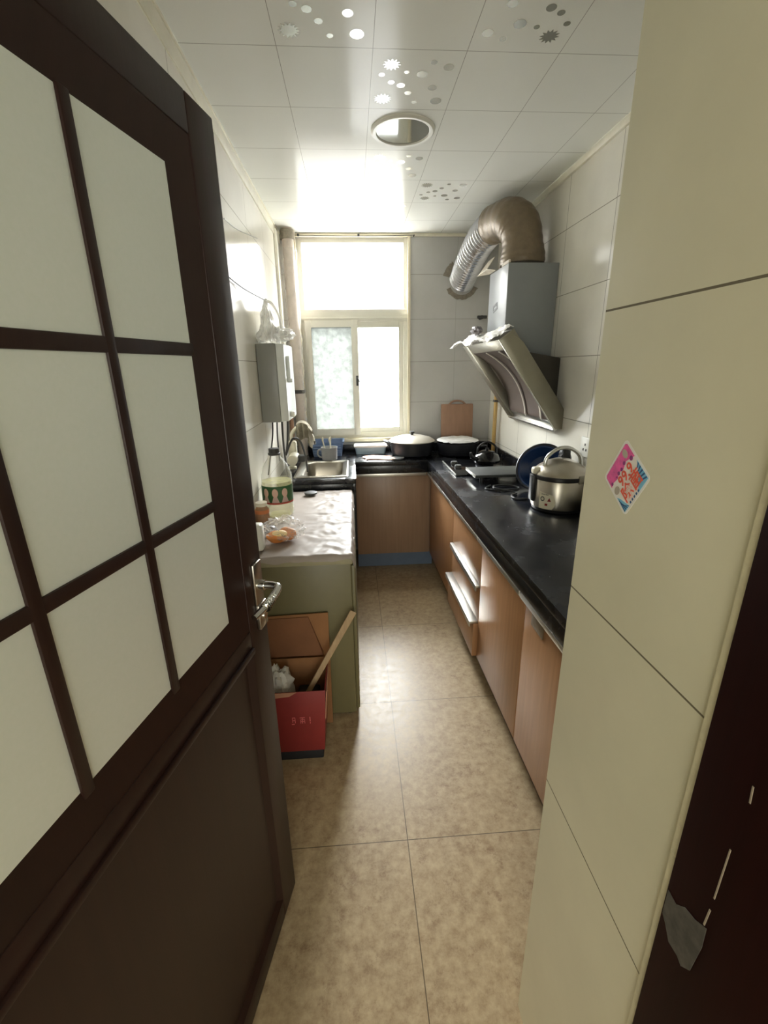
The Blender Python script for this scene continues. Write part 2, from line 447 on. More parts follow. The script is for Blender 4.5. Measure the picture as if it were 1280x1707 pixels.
    def blob(self, c, rx, ry, rz, amp=0.1, freq=12, seg=28, seed=0.0, flat=None, power=1.0):
        t = bmesh.new(); bmesh.ops.create_uvsphere(t, u_segments=seg, v_segments=seg//2, radius=1)
        for v in t.verts:
            d = v.co.normalized()
            k = 1+amp*noise.noise(d*freq*0.25+Vector((seed, seed*1.7, 0)))+amp*0.5*noise.noise(d*freq+Vector((seed, 0, seed)))
            p = Vector((math.copysign(abs(d.x)**power, d.x)*rx, math.copysign(abs(d.y)**power, d.y)*ry, math.copysign(abs(d.z)**power, d.z)*rz))*k
            if flat is not None and p.z < flat: p.z = flat
            v.co = Vector(c)+p
        return self._merge(t, True)
    def poly(self, pts, thick=0.0, nrm=(0, 0, 1)):
        if thick: return self.prism(pts, Vector(nrm)*thick)
        t = bmesh.new(); t.faces.new([t.verts.new(p) for p in pts]); return self._merge(t)
    def mat(self, i):
        self.mi = i; return self
    def build(self, name, mats, parent=None, angle=35, coll=None):
        if not isinstance(mats, (list, tuple)): mats = [mats]
        me = bpy.data.meshes.new(name)
        off = origin(parent)
        if off.length: bmesh.ops.translate(self.bm, verts=self.bm.verts, vec=-off)
        self.bm.to_mesh(me); self.bm.free()
        for m in mats: me.materials.append(m)
        me.set_sharp_from_angle(angle=math.radians(angle))
        o = bpy.data.objects.new(name, me); S.collection.objects.link(o)
        if parent is not None: o.parent = parent
        return o
def origin(p):
    v = Vector((0, 0, 0))
    while p is not None:
        v += p.location; p = p.parent
    return v
def thing(name, label, cat, loc, group=None):
    o = bpy.data.objects.new(name, None); o.empty_display_size = 0.05
    o.location = loc; S.collection.objects.link(o)
    return tag(o, label, cat, group)
def tag(o, label, cat, group=None):
    o['label'] = label; o['category'] = cat
    if group: o['group'] = group
    return o
def struct(o, label=None):
    o['kind'] = 'structure'
    if label: o['label'] = label
    return o
def part_label(o, label):
    o['label'] = label; return o
def rrect(cx, cy, hx, hy, r, z, n=6):
    pts = []
    for qx, qy, a0 in ((1, 1, 0), (-1, 1, PI/2), (-1, -1, PI), (1, -1, 3*PI/2)):
        for i in range(n+1):
            a = a0+PI/2*i/n
            pts.append((cx+qx*(hx-r)+r*math.cos(a), cy+qy*(hy-r)+r*math.sin(a), z))
    return pts

# ------------------------------------------------------------------ the setting
CZ = 2.24; YB = 3.36; XL = -0.445; XR = 1.02
WX0, WX1, WZ0, WZ1 = -0.345, 0.408, 0.895, 2.222       # window opening
struct(MB().box(-2.2, 2.2, -2.8, 3.6, -0.06, 0).build('floor', M['floor']))
# kitchen ceiling with the mirror flowers printed on single panels
cb = MB(); cb.box(XL-0.05, XR+0.05, 0.02, YB+0.1, CZ, CZ+0.05)
def flower(x, y, r, petals):
    z = CZ-0.0006
    if petals:
        n = petals*2
        pts = [(x+(r if i % 2 == 0 else r*0.62)*math.cos(PI*i/petals), y+(r if i % 2 == 0 else r*0.62)*math.sin(PI*i/petals), z) for i in range(n)]
    else:
        pts = [(x+r*math.cos(2*PI*i/18), y+r*math.sin(2*PI*i/18), z) for i in range(18)]
    cb.prism(pts, (0, 0, 0.0005))
cb.mat(1)
fl_rng = random.Random(3)
DOTS = [(.16, .80, .030, 14), (.22, .22, .027, 12), (.36, .55, .013, 0), (.24, .50, .010, 0), (.46, .68, .011, 0), (.58, .36, .017, 0), (.74, .58, .014, 0), (.86, .24, .016, 0), (.83, .82, .019, 0), (.56, .85, .009, 0), (.40, .33, .008, 0), (.68, .17, .010, 0), (.12, .38, .009, 0)]
for ix, iy, fx, fy in ((-1, -1, 0, 0), (1, -1, 1, 1), (0, 0, 0, 0), (0, 2, 0, 0), (-1, 3, 1, 0), (1, 3, 0, 1), (0, 4, 0, 1)):
    x0 = 0.09+0.265*ix; y0 = 1.570+0.303*iy
    for u, v, r, p in DOTS:
        uu = 1-u if fx else u; vv = 1-v if fy else v
        flower(x0+uu*0.265, y0+vv*0.303, r, p)
struct(cb.build('ceiling', [M['ceiling'], M['flower']]))
struct(MB().box(XL-0.1, XL, 0.02, YB+0.1, 0, CZ).build('wall_left', M['wall_side']))
struct(MB().box(XR, XR+0.1, 0.60, YB+0.1, 0, CZ).build('wall_right', M['wall_side']))
wb = MB()
wb.box(XL-0.1, WX0, YB, YB+0.14, 0, CZ).box(WX1, XR+0.1, YB, YB+0.14, 0, CZ)
wb.box(WX0, WX1, YB, YB+0.14, 0, WZ0).box(WX0, WX1, YB, YB+0.14, WZ1, CZ)
struct(wb.build('wall_back', M['wall_back']))
# stub wall beside the doorway: its long side is the big tiled face in the foreground
pw = MB(); pw.box(0.330, XR+0.1, 0.10, 0.608, 0, CZ+0.05, 0.0)
struct(pw.build('wall_front', M['wall_pillar']))
# thick edge bead along the near end of the tiles, by the door lining
eb = MB()
for i in range(60):
    z = i*0.0375
    d = 0.0016*noise.noise(Vector((0, 0, z*9)))
    eb.box(0.3255+d, 0.332, 0.316+d*2, 0.3255+d*2, z, z+0.0375, 0)
struct(eb.build('trim_1', simple('cream_edge_filler', lin((204, 198, 166)), 0.6, 0, 0.1, 60)))
hw = MB()
hw.box(-2.2, -0.445, 0.02, 0.12, 0, 2.5).box(1.12, 2.2, 0.02, 0.12, 0, 2.5).box(-0.445, 1.12, 0.02, 0.10, 1.86, 2.5)
hw.box(0.34, 1.12, 0.02, 0.10, 0, 1.86)
hw.box(-2.2, 2.2, -2.8, -2.7, 0, 2.5).box(-2.3, -2.2, -2.8, 0.12, 0, 2.5).box(2.2, 2.3, -2.8, 0.12, 0, 2.5)
struct(hw.build('wall_hall', M['plaster']))
struct(MB().box(-2.3, 2.3, -2.8, 0.12, 2.5, 2.55).build('ceiling_hall', M['plaster']))
# ceiling edge trims
struct(MB().box(XL, XL+0.010, 0.1, YB, CZ-0.010, CZ-0.0005, 0.002).box(XL, XL+0.006, 0.1, YB, CZ-0.062, CZ-0.0095, 0.002).build('trim_2', M['cove']))
struct(MB().box(XR-0.014, XR, 0.61, YB, CZ-0.030, CZ-0.0005, 0.003).build('trim_3', M['cove']))
struct(MB().box(WX1, XR-0.014, YB-0.012, YB, CZ-0.020, CZ-0.0005, 0.003).build('trim_4', M['cove']))
# boxed corner strip left of the window
struct(MB().box(XL, XL+0.018, 3.13, 3.17, 0.80, CZ-0.031, 0.004).build('trim_5', M['trunk']))

# door lining on the right with its chipped paint
jb = MB(); jb.box(0.322, 0.3295, 0.10, 0.3155, 0, 1.855, 0.002)
jo = jb.build('door_frame', M['jamb_wood']); struct(jo)
cp = MB()
def jam(y, z): return (0.3219, y, z)
cp.prism([jam(.3125, .858), jam(.300, .856), jam(.290, .868), jam(.277, .872), jam(.2643, .8814), jam(.2633, .855), jam(.2677, .811), jam(.2775, .7991), jam(.284, .803), jam(.297, .8015), jam(.306, .815), jam(.3125, .822)], (-0.0006, 0, 0))
cp.build('chipped_patch', simple('bare_primer', lin((74, 71, 64)), 0.8, 0, 0.35, 60), jo)
sc_ = MB()
for (ya, za, yb2, zb2, w) in ((.2632, 1.063, .2619, 1.046, .0014), (.2655, .9864, .2663, .9211, .0013), (.267, .905, .2684, .881, .0016)):
    sc_.prism([jam(ya, za), jam(ya-w, za), jam(yb2-w, zb2), jam(yb2, zb2)], (-0.0007, 0, 0))
sc_.build('scratch', simple('pale_scratch', lin((150, 138, 118)), 0.7), jo)
struct(MB().box(-0.443, -0.40, 0.06, 0.125, 0, 1.855, 0.003).box(-0.40, 0.31, 0.06, 0.125, 1.82, 1.858, 0.003).build('trim_6', M['jamb_wood']))

# ------------------------------------------------------------------ open glazed door
P0 = Vector((-0.210, 0.900, 0)); DD = Vector((0.213, 0.977, 0)).normalized(); DN = Vector((DD.y, -DD.x, 0))
def dp(u, off, z): return P0+DD*u+DN*off+Vector((0, 0, z))
def dbox(mb, u0, u1, o0, o1, z0, z1, bev=0.0, seg=2):
    return mb.hexa([dp(u0, o0, z0), dp(u1, o0, z0), dp(u1, o1, z0), dp(u0, o1, z0), dp(u0, o0, z1), dp(u1, o0, z1), dp(u1, o1, z1), dp(u0, o1, z1)], bev, seg)
door = bpy.data.objects.new('door_1', None); door.location = (-0.376, 0.137, 0); S.collection.objects.link(door)
struct(door, 'dark red brown door with nine frosted panes, standing open on the left'); door['category'] = 'door'
DW = 0.785; TH = 0.042
GU0, GU1, GZ0, GZ1 = -0.132, -0.650, 0.925, 1.682
fm = MB()
dbox(fm, -0.082, 0, -TH, 0, 0.012, 1.787, 0.003)               # lock stile
dbox(fm, -DW, -0.700, -TH, 0, 0.012, 1.787, 0.003)             # hinge stile
dbox(fm, -0.700, -0.082, -TH, -0.0003, 1.732, 1.787, 0.002)    # top rail
dbox(fm, -0.700, -0.082, -TH, -0.0003, 0.838, 0.885, 0.002)    # lock rail
dbox(fm, -0.700, -0.082, -TH, -0.0003, 0.012, 0.075, 0.002)    # bottom rail
fm.build('door_frame', M['door_wood'], door)
# sloping glazing bead round the glass
bd = MB()
def ring(mb, u0, u1, z0, z1, bu, oo, oi):
    o = [dp(u0, oo, z0), dp(u1, oo, z0), dp(u1, oo, z1), dp(u0, oo, z1)]
    i = [dp(u0-bu, oi, z0+bu), dp(u1+bu, oi, z0+bu), dp(u1+bu, oi, z1-bu), dp(u0-bu, oi, z1-bu)]
    bk = [Vector(p)-DN*0.02 for p in i]
    mb.loft([o, i, bk], False, False, False)
ring(bd, -0.082, -0.700, 0.885, 1.732, 0.050, -0.002, -0.016)
bd.build('glazing_bead', M['door_wood'], door)
mt = MB()
for z in (1.431, 1.170): dbox(mt, GU1-0.004, GU0+0.004, -0.024, -0.0125, z-0.0095, z+0.0095, 0.002)
for u in (-0.3115, -0.489): dbox(mt, u-0.0085, u+0.0085, -0.0238, -0.0122, GZ0-0.002, GZ1+0.002, 0.002)
mt.build('glazing_bar', M['door_wood'], door)
us = [(GU0+0.006, -0.304), (-0.319, -0.481), (-0.497, GU1-0.006)]; zs = [(GZ0-0.006, 1.161), (1.179, 1.422), (1.440, GZ1+0.006)]
for ua, ub in us:
    for za, zb in zs:
        g = MB(); dbox(g, ub, ua, -0.021, -0.016, za, zb); g.build('glass_pane', M['door_glass'], door)
pn = MB(); dbox(pn, -0.702, -0.080, -0.032, -0.012, 0.072, 0.841, 0.0)
pn.build('lower_panel', M['door_wood'], door)
pm = MB(); ring(pm, -0.082, -0.700, 0.075, 0.838, 0.014, -0.001, -0.013)
dbox(pm, -0.702, -0.080, -0.006, 0.006, 0.833, 0.846, 0.003)
pm.build('panel_moulding', M['door_wood'], door)
hd = MB()
dbox(hd, -0.050, -0.012, 0, 0.006, 0.925, 1.018, 0.002); dbox(hd, -0.050, -0.012, 0, 0.009, 0.868, 0.925, 0.002)
hdo = hd.build('handle_plate', M['steel'], door)
part_label(hdo, 'brushed steel plate and lever of the door handle')
lv = MB()
lv.cyl(dp(-0.034, 0.0, 0.968), dp(-0.034, 0.02, 0.968), 0.011)
lv.tube([dp(-0.034, 0.012, 0.968), dp(-0.036, 0.040, 0.969), dp(-0.044, 0.052, 0.968), dp(-0.075, 0.052, 0.962), dp(-0.11, 0.047, 0.957), dp(-0.138, 0.040, 0.953)], lambda t: 0.0085 if t < 0.5 else 0.0085-0.004*(t-0.5), 14)
for k in range(9):
    u = -0.058-k*0.006
    lv.cyl(dp(u, 0.052, 0.9635-k*0.0006), dp(u-0.0022, 0.052, 0.9632-k*0.0006), 0.0092, seg=14)
lv.build('lever', M['chrome'], hdo)
cyl_ = MB(); cyl_.cyl(dp(-0.031, 0.006, 0.895), dp(-0.031, 0.014, 0.895), 0.008); cyl_.build('key_cylinder', M['chrome'], hdo)

# ------------------------------------------------------------------ window
win = bpy.data.objects.new('window_1', None); win.location = (0.03, YB, WZ0); S.collection.objects.link(win)
struct(win, 'white plastic window over the counter with one big upper pane'); win['category'] = 'window'
tr_ = MB()   # surround strip on the tile edge
tr_.box(WX1-0.008, WX1+0.012, YB-0.012, YB+0.0, WZ0, WZ1+0.014, 0.003).box(WX0-0.012, WX0+0.008, YB-0.012, YB, WZ0, WZ1+0.014, 0.003)
tr_.box(WX0+0.008, WX1-0.008, YB-0.0115, YB, WZ1-0.004, WZ1+0.0135)
tr_.build('window_surround', M['upvc_trim'], win)
wf = MB(); y0, y1 = YB+0.03, YB+0.09
wf.box(WX0, WX0+0.040, y0, y1, WZ0, WZ1, 0.004).box(WX1-0.032, WX1, y0, y1, WZ0, WZ1, 0.004)
wf.box(WX0+0.04, WX1-0.032, y0+0.0006, y1-0.0006, WZ1-0.030, WZ1).box(WX0+0.04, WX1-0.032, y0+0.0006, y1-0.0006, WZ0, WZ0+0.040)
wf.box(WX0+0.0005, WX1-0.0005, y0-0.006, y1+0.001, 1.705, 1.786, 0.006).box(WX0+0.001, WX1-0.001, y0-0.014, y0-0.006, 1.722, 1.734, 0.003)
wf.build('window_frame', M['upvc'], win)
def sash(x0, x1, z0, z1, ya, yb, w, wz, mat, nm):
    s = MB()
    s.box(x0, x0+w, ya, yb, z0, z1, 0.004).box(x1-w, x1, ya, yb, z0, z1, 0.004)
    s.box(x0+w, x1-w, ya+0.0006, yb-0.0006, z1-wz, z1-0.0004).box(x0+w, x1-w, ya+0.0006, yb-0.0006, z0+0.0004, z0+wz)
    so = s.build('sash', M['upvc'], win)
    MB().box(x0+w-0.003, x1-w+0.003, (ya+yb)/2-0.002, (ya+yb)/2+0.002, z0+wz-0.003, z1-wz+0.003).build(nm, mat, so)
    return so
MB().box(WX0+0.038, WX1-0.030, YB+0.058, YB+0.062, 1.784, WZ1-0.028).build('upper_pane', M['pane_upper'], win)
sash(WX0+0.028, 0.052, 0.922, 1.716, YB+0.012, YB+0.038, 0.046, 0.046, M['pane_frost'], 'patterned_pane')
s2 = sash(0.010, WX1-0.026, 0.930, 1.708, YB+0.044, YB+0.068, 0.040, 0.040, M['glass'], 'clear_pane')
lt = MB(); lt.box(0.030, 0.046, YB+0.004, YB+0.012, 1.275, 1.345, 0.003).tube([(0.040, YB+0.004, 1.33), (0.046, YB-0.010, 1.318), (0.056, YB-0.012, 1.300)], 0.004)
lt.build('latch', M['rubber'], win)
sl = MB(); sl.box(WX0-0.01, WX1+0.012, YB-0.020, YB+0.035, WZ0-0.022, WZ0+0.003, 0.004); sl.build('window_sill', M['upvc_trim'], win)
# curtain wire
cw = thing('curtain_wire', 'thin curtain wire stretched above the window', 'wire', (0.0, YB-0.03, 2.226))
MB().tube([(XL+0.02, YB-0.030, 2.222), (0.05, YB-0.030, 2.217), (0.44, YB-0.030, 2.222)], 0.0018, 8).cyl((0.44, YB-0.03, 2.222), (0.44, YB, 2.222), 0.004).cyl((XL+0.03, YB-0.03, 2.222), (XL+0.03, YB, 2.222), 0.004).build('wire', M['rubber'], cw)
for x in (-0.315, 0.075):
    MB().box(x-0.007, x+0.007, YB-0.036, YB-0.024, 2.214, 2.228, 0.002).build('hook', M['dark_wire'], cw)

# ------------------------------------------------------------------ worktop and cabinets
CT = 0.80
def xf(y): return 0.510-(y-0.66)*0.0102
ct = thing('worktop', 'black stone worktop running round three sides of the kitchen', 'worktop', (0.5, 2.95, 0.73))
w = MB()
TS = CT-0.03
w.hexa([(xf(0.612), 0.612, TS), (XR-0.001, 0.612, TS), (XR-0.001, YB-0.001, TS), (xf(YB), YB-0.001, TS), (xf(0.612), 0.612, CT), (XR-0.001, 0.612, CT), (XR-0.001, YB-0.001, CT), (xf(YB), YB-0.001, CT)], 0.001)
w.hexa([(0.002, 2.95, TS), (xf(2.95), 2.95, TS), (xf(YB), YB-0.001, TS), (0.002, YB-0.001, TS), (0.002, 2.95, CT), (xf(2.95), 2.95, CT), (xf(YB), YB-0.001, CT), (0.002, YB-0.001, CT)], 0.001)
SX0, SX1, SY0, SY1 = -0.352, -0.048, 2.535, 3.005
w.box(XL+0.001, SX0+0.012, 2.485, YB-0.001, TS, CT, 0.001).box(SX1-0.012, 0.002, 2.485, YB-0.001, TS, CT, 0.001)
w.box(SX0+0.012, SX1-0.012, 2.485, SY0+0.012, TS, CT, 0.001).box(SX0+0.012, SX1-0.012, SY1-0.012, YB-0.001, TS, CT, 0.001)
w.build('stone_top', M['granite'], ct)
ap = MB()
ap.hexa([(xf(0.612)+0.001, 0.612, 0.722), (xf(0.612)+0.022, 0.612, 0.722), (xf(2.95)+0.022, 2.95, 0.722), (xf(2.95)+0.001, 2.95, 0.722), (xf(0.612)+0.001, 0.612, TS-0.0002), (xf(0.612)+0.022, 0.612, TS-0.0002), (xf(2.95)+0.022, 2.95, TS-0.0002), (xf(2.95)+0.001, 2.95, TS-0.0002)], 0.002)
ap.box(0.002, xf(2.95)+0.02, 2.951, 2.972, 0.716, TS-0.0002, 0.002)
ap.box(XL+0.002, -0.020, 2.486, 2.506, 0.716, TS-0.0002, 0.001).box(-0.020, 0.001, 2.486, 2.95, 0.716, TS-0.0002, 0.002)
ap.build('front_apron', M['granite'], ct)
up = MB()
up.box(XR-0.016, XR-0.001, 0.612, YB-0.001, CT-0.002, CT+0.048, 0.002).box(XL+0.001, XR-0.016, YB-0.016, YB-0.001, CT-0.002, CT+0.052, 0.002)
up.build('upstand', M['granite'], ct)

def skew_box(mb, dx0, dx1, ya, yb, z0, z1, bev=0.0):
    return mb.hexa([(xf(ya)+dx0, ya, z0), (xf(ya)+dx1, ya, z0), (xf(yb)+dx1, yb, z0), (xf(yb)+dx0, yb, z0), (xf(ya)+dx0, ya, z1), (xf(ya)+dx1, ya, z1), (xf(yb)+dx1, yb, z1), (xf(yb)+dx0, yb, z1)], bev)
FX = 0.028
def base_cab(name, label, ya, yb):
    t = thing(name, label, 'cabinet', (xf(ya)+FX+0.25, (ya+yb)/2, 0), 'base cabinets under the right worktop')
    b = MB(); skew_box(b, FX+0.019, 0.45, ya+0.001, yb-0.001, 0.115, 0.716)
    b.build('body', M['cab'], t)
    b = MB(); skew_box(b, FX+0.050, FX+0.066, ya, yb, 0, 0.115)
    b.build('plinth', M['plinth'], t)
    return t
def alu_profile(t, ya, yb, nm='handle'):
    b = MB(); skew_box(b, FX-0.024, FX+0.018, ya+0.002, yb-0.002, 0.6965, 0.7145, 0.0015)
    part_label(b.build(nm, M['alu'], t), 'aluminium grip strip along the top of the door')
c1 = base_cab('base_cabinet', 'brown wood base cabinet nearest the doorway, half behind the tiled stub wall', 0.66, 1.245)
b = MB(); skew_box(b, FX, FX+0.018, 0.662, 1.243, 0.122, 0.692, 0.002); b.build('door', M['cab'], c1); alu_profile(c1, 0.66, 1.245)
b = MB(); skew_box(b, FX-0.004, FX, 1.10, 1.185, 0.630, 0.682, 0.002); b.build('tape_patch', M['tape'], c1)
c2 = base_cab('base_cabinet', 'brown wood base cabinet with one plain door beside the drawers', 1.247, 1.728)
b = MB(); skew_box(b, FX, FX+0.018, 1.249, 1.726, 0.122, 0.692, 0.002); b.build('door', M['cab'], c2); alu_profile(c2, 1.247, 1.728)
c3 = base_cab('drawer_cabinet', 'brown wood drawer cabinet with bright horizontal metal grips', 1.73, 2.262)
alu_profile(c3, 1.73, 2.262)
for z0, z1, pull, zz in ((0.480, 0.690, 0.0, 0.0), (0.300, 0.470, 0.0, 0.468), (0.122, 0.292, 0.020, 0.290)):
    b = MB(); skew_box(b, FX-pull, FX+0.018-pull*0.5, 1.734, 2.258, z0, z1, 0.002); dr = b.build('drawer', M['cab'], c3)
    if zz:
        h = MB(); skew_box(h, FX-pull-0.016, FX+0.012, 1.738, 2.254, zz, zz+0.012, 0.002)
        skew_box(h, FX-pull-0.018, FX-pull-0.012, 1.738, 2.254, zz-0.016, zz+0.012, 0.002)
        part_label(h.build('handle', M['alu'], dr), 'bright metal grip strip on the drawer')
c4 = base_cab('base_cabinet', 'brown wood base cabinet in the far corner under the hob', 2.264, 2.965)
b = MB(); skew_box(b, FX, FX+0.018, 2.266, 2.962, 0.122, 0.692, 0.002); b.build('door', M['cab'], c4); alu_profile(c4, 2.264, 2.965)
c5 = thing('base_cabinet', 'brown wood cabinet under the window worktop with blue plinth', 'cabinet', (0.25, 3.1, 0))
MB().box(0.000, 0.52, 2.998, YB-0.002, 0.115, 0.716).build('body', M['cab_hazed'], c5)
MB().box(0.001, 0.512, 2.980, 2.998, 0.118, 0.690, 0.002).build('door', M['cab_hazed'], c5)
b = MB(); b.box(0.003, 0.484, 2.955, 2.998, 0.692, 0.7145, 0.002)
part_label(b.build('handle', M['alu'], c5), 'aluminium grip strip along the top of the door')
part_label(MB().box(0.0, 0.545, 3.03, 3.045, 0, 0.115).build('plinth', M['skirt_blue'], c5), 'blue grey plinth strip')
c6 = thing('sink_cabinet', 'brown wood cabinet carrying the sink behind the pale cupboard', 'cabinet', (-0.22, 2.7, 0))
MB().box(XL+0.003, -0.026, 2.515, 2.525, 0.0, 0.715).box(-0.042, -0.026, 2.515, YB-0.004, 0.0, 0.715).box(XL+0.003, -0.042, 3.06, 3.08, 0, 0.715).build('body', M['cab_hazed'], c6)

# sink
sk = thing('sink', 'stainless steel kitchen sink set into the worktop at the left', 'sink', (-0.2, 2.77, 0.8))
scx, scy = (SX0+SX1)/2, (SY0+SY1)/2; hx, hy = (SX1-SX0)/2, (SY1-SY0)/2
b = MB()
b.loft([rrect(scx, scy, hx+0.006, hy+0.006, 0.02, CT+0.0005), rrect(scx, scy, hx+0.004, hy+0.004, 0.02, CT+0.005), rrect(scx, scy, hx-0.006, hy-0.006, 0.02, CT+0.006), rrect(scx, scy, hx-0.010, hy-0.010, 0.02, CT+0.003),
        rrect(scx+0.006, scy, hx-0.032, hy-0.028, 0.05, CT+0.003), rrect(scx+0.006, scy, hx-0.038, hy-0.034, 0.05, CT-0.006), rrect(scx+0.006, scy, hx-0.046, hy-0.042, 0.05, CT-0.15), rrect(scx+0.006, scy, hx-0.075, hy-0.075, 0.05, CT-0.165)], False, True)
b.build('basin', M['steel'], sk, 60)
MB().lathe([(0.03, 0), (0.03, 0.004), (0.02, 0.003), (0.0, 0.001)], (scx, scy, CT-0.164)).build('drain', M['chrome'], sk)

# ------------------------------------------------------------------ ceiling lamp
cl = thing('ceiling_light', 'round white ring downlight in the ceiling panels, switched off', 'lamp', (0.222, 2.015, CZ))
MB().lathe([(0.120, 0.0), (0.120, -0.004), (0.112, -0.010), (0.101, -0.009), (0.098, -0.0045)], (0.222, 2.015, CZ), seg=64, cap=False).build('ring', M['white_plastic'], cl)
MB().lathe([(0.0985, -0.0045), (0.090, -0.0042), (0.0, -0.004)], (0.222, 2.015, CZ), seg=64).build('lens', M['lens'], cl)

# ------------------------------------------------------------------ range hood
hood = thing('range_hood', 'grey slanted range hood on the right wall over the hob', 'range hood', (0.9, 2.5, 1.1))
b = MB(); b.prism([(0.768, 2.355, 1.868), (XR-0.002, 2.355, 1.868), (XR-0.002, 2.355, 1.42), (0.80, 2.355, 1.498), (0.768, 2.355, 1.515)], (0, 0.305, 0), 0.003)
ch = b.build('chimney', M['chimney'], hood)
# dark square badge on the front of the chimney
em = MB(); cy_, cz_ = 2.53, 1.690
def ring_poly(mb, pts_o, pts_i, vec):
    n = len(pts_o)
    for i in range(n):
        mb.prism([pts_o[i], pts_o[(i+1) % n], pts_i[(i+1) % n], pts_i[i]], vec)
oo = [(0.7678, cy_-0.040, cz_-0.010), (0.7678, cy_+0.030, cz_-0.024), (0.7678, cy_+0.040, cz_+0.010), (0.7678, cy_-0.028, cz_+0.024)]
ii = [(0.7678, cy_-0.024, cz_-0.003), (0.7678, cy_+0.028, cz_-0.011), (0.7678, cy_+0.030, cz_+0.003), (0.7678, cy_-0.018, cz_+0.010)]
ring_poly(em, oo, ii, (-0.0012, 0, 0)); em.build('badge', M['ink'], ch)
# slanted slab: s runs down the slope, n points at the cook
A0 = Vector((0.680, 0, 1.508)); SD = Vector((0.592, 0, -0.806)); SN = Vector((-0.806, 0, -0.592)); SL = 0.515
HY0, HY1 = 2.15, 2.85; STH = 0.088
def hp(s, y, n): 
    v = A0+SD*s+SN*n; return Vector((v.x, y, v.z))
def hbox(mb, s0, s1, ya, yb, n0, n1, bev=0.0):
    return mb.hexa([hp(s0, ya, n0), hp(s1, ya, n0), hp(s1, yb, n0), hp(s0, yb, n0), hp(s0, ya, n1), hp(s1, ya, n1), hp(s1, yb, n1), hp(s0, yb, n1)], bev)
fr = MB()
fr.prism([hp(0, HY0, 0), hp(SL-0.005, HY0, 0), hp(SL+0.02, HY0, -0.035), hp(SL+0.005, HY0, -0.075), hp(SL-0.05, HY0, -STH), hp(0.07, HY0, -STH), hp(0.0, HY0, -0.06)], (0, 0.018, 0), 0.002)
fr.prism([hp(0, HY1-0.10, 0), hp(SL-0.005, HY1-0.10, 0), hp(SL-0.005, HY1-0.10, -0.05), hp(0, HY1-0.10, -0.05)], (0, 0.10, 0), 0.002)
hbox(fr, 0, SL, HY0+0.018, HY1, -STH, -0.068, 0.0)
fr.build('slanted_body', M['steel_dark'], hood)
tp_ = MB(); hbox(tp_, 0.0, 0.055, HY0+0.018, HY1-0.10, -0.068, -0.006, 0.003); hbox(tp_, -0.004, 0.002, HY0, HY1, -0.066, 0.001, 0.001)
tp_.build('top_rail', M['steel_dark'], hood)
gs = MB(); hbox(gs, -0.006, 0.012, HY0-0.001, HY0+0.004, -0.002, 0.003, 0.001); hbox(gs, 0.0, SL, HY0-0.0015, HY0+0.003, -0.003, 0.0025, 0.001)
gs.build('edge_strip', M['chrome'], hood)
# two curved filters with bright seams
def arc(s):      # concave profile of the filters
    k = (s-0.06)/(SL-0.12)
    return -0.010-0.052*math.sin(PI*min(max(k, 0), 1))**0.8
for ya, yb in ((HY0+0.022, 2.46), (2.465, HY1-0.102)):
    f = MB(); f.grid(lambda u, v, ya=ya, yb=yb: hp(0.055+u*(SL-0.105), ya+(yb-ya)*v, arc(0.055+u*(SL-0.105))), 24, 4, True, 0.003)
    f.build('filter', M['filter'], hood)
for yc in (HY0+0.10, 2.4625):
    s_ = MB(); s_.grid(lambda u, v, yc=yc: hp(0.055+u*(SL-0.105), yc-0.007+0.014*v, arc(0.055+u*(SL-0.105))+0.010), 24, 1, True, 0.003)
    s_.build('filter_seam', simple('bright_filter_seam', lin((206, 200, 188)), 0.35, 0.2), hood)
dt = MB(); hbox(dt, SL-0.055, SL+0.002, HY0+0.018, HY1-0.02, -0.066, -0.012, 0.003); hbox(dt, SL-0.004, SL+0.012, HY0+0.018, HY1-0.01, -0.066, 0.004, 0.003)
dt.build('drip_tray', M['alu'], hood)
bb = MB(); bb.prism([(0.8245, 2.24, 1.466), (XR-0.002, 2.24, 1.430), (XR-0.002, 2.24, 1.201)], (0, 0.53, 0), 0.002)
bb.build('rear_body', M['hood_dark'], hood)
# crumpled clear sheet lying on the top rail of the hood
ps = MB()
def sheet(u, v):
    y = HY0+0.02+(HY1+0.05-HY0)*v
    x = 0.640+0.112*u-0.05*max(0, v-0.7)*2
    z = 1.504+0.74*max(0.0, min(x-0.680, 0.055))+0.010*math.sin(v*9)*u+0.013*noise.noise(Vector((u*5, v*9, 2)))+0.008*noise.noise(Vector((u*14, v*24, 1)))-0.05*max(0, 0.28-u)*(1+0.8*math.sin(v*14))
    return (x, y, z+0.026)
ps.grid(sheet, 18, 44, True, 0.0008)
tag(ps.build('plastic_sheet', M['film_white']), 'crumpled clear plastic sheet lying on top of the slanted range hood', 'plastic sheet')
db = MB(); db.blob((0.708, 2.66, 1.588), 0.028, 0.060, 0.020, 0.5, 10, 24, 3.0)
tag(db.build('crumpled_bag', simple('grey_crumpled_bag', lin((110, 104, 104)), 0.4, 0, 0.4, 60)), 'dark grey scrunched bag lying under the clear sheet on the hood', 'bag')

# carton flap pieces on the hood top
pk = MB()
pk.prism([(0.764, 2.56, 1.870), (0.764, 2.66, 1.870), (0.735, 2.80, 1.885), (0.735, 2.62, 1.885)], (0, 0, 0.004))
pk.prism([(0.735, 2.62, 1.885), (0.735, 2.80, 1.885), (0.800, 2.82, 1.965), (0.800, 2.70, 1.965)], (0.004, 0, 0))
pk.box(0.7685, 0.780, 2.36, 2.47, 1.8685, 1.884, 0.004)
tag(pk.build('packing_flap', simple('pale_packing_foam', lin((200, 190, 172)), 0.5, 0, 0.15, 30)), 'pale packing flap sticking out on top of the hood chimney', 'packing')

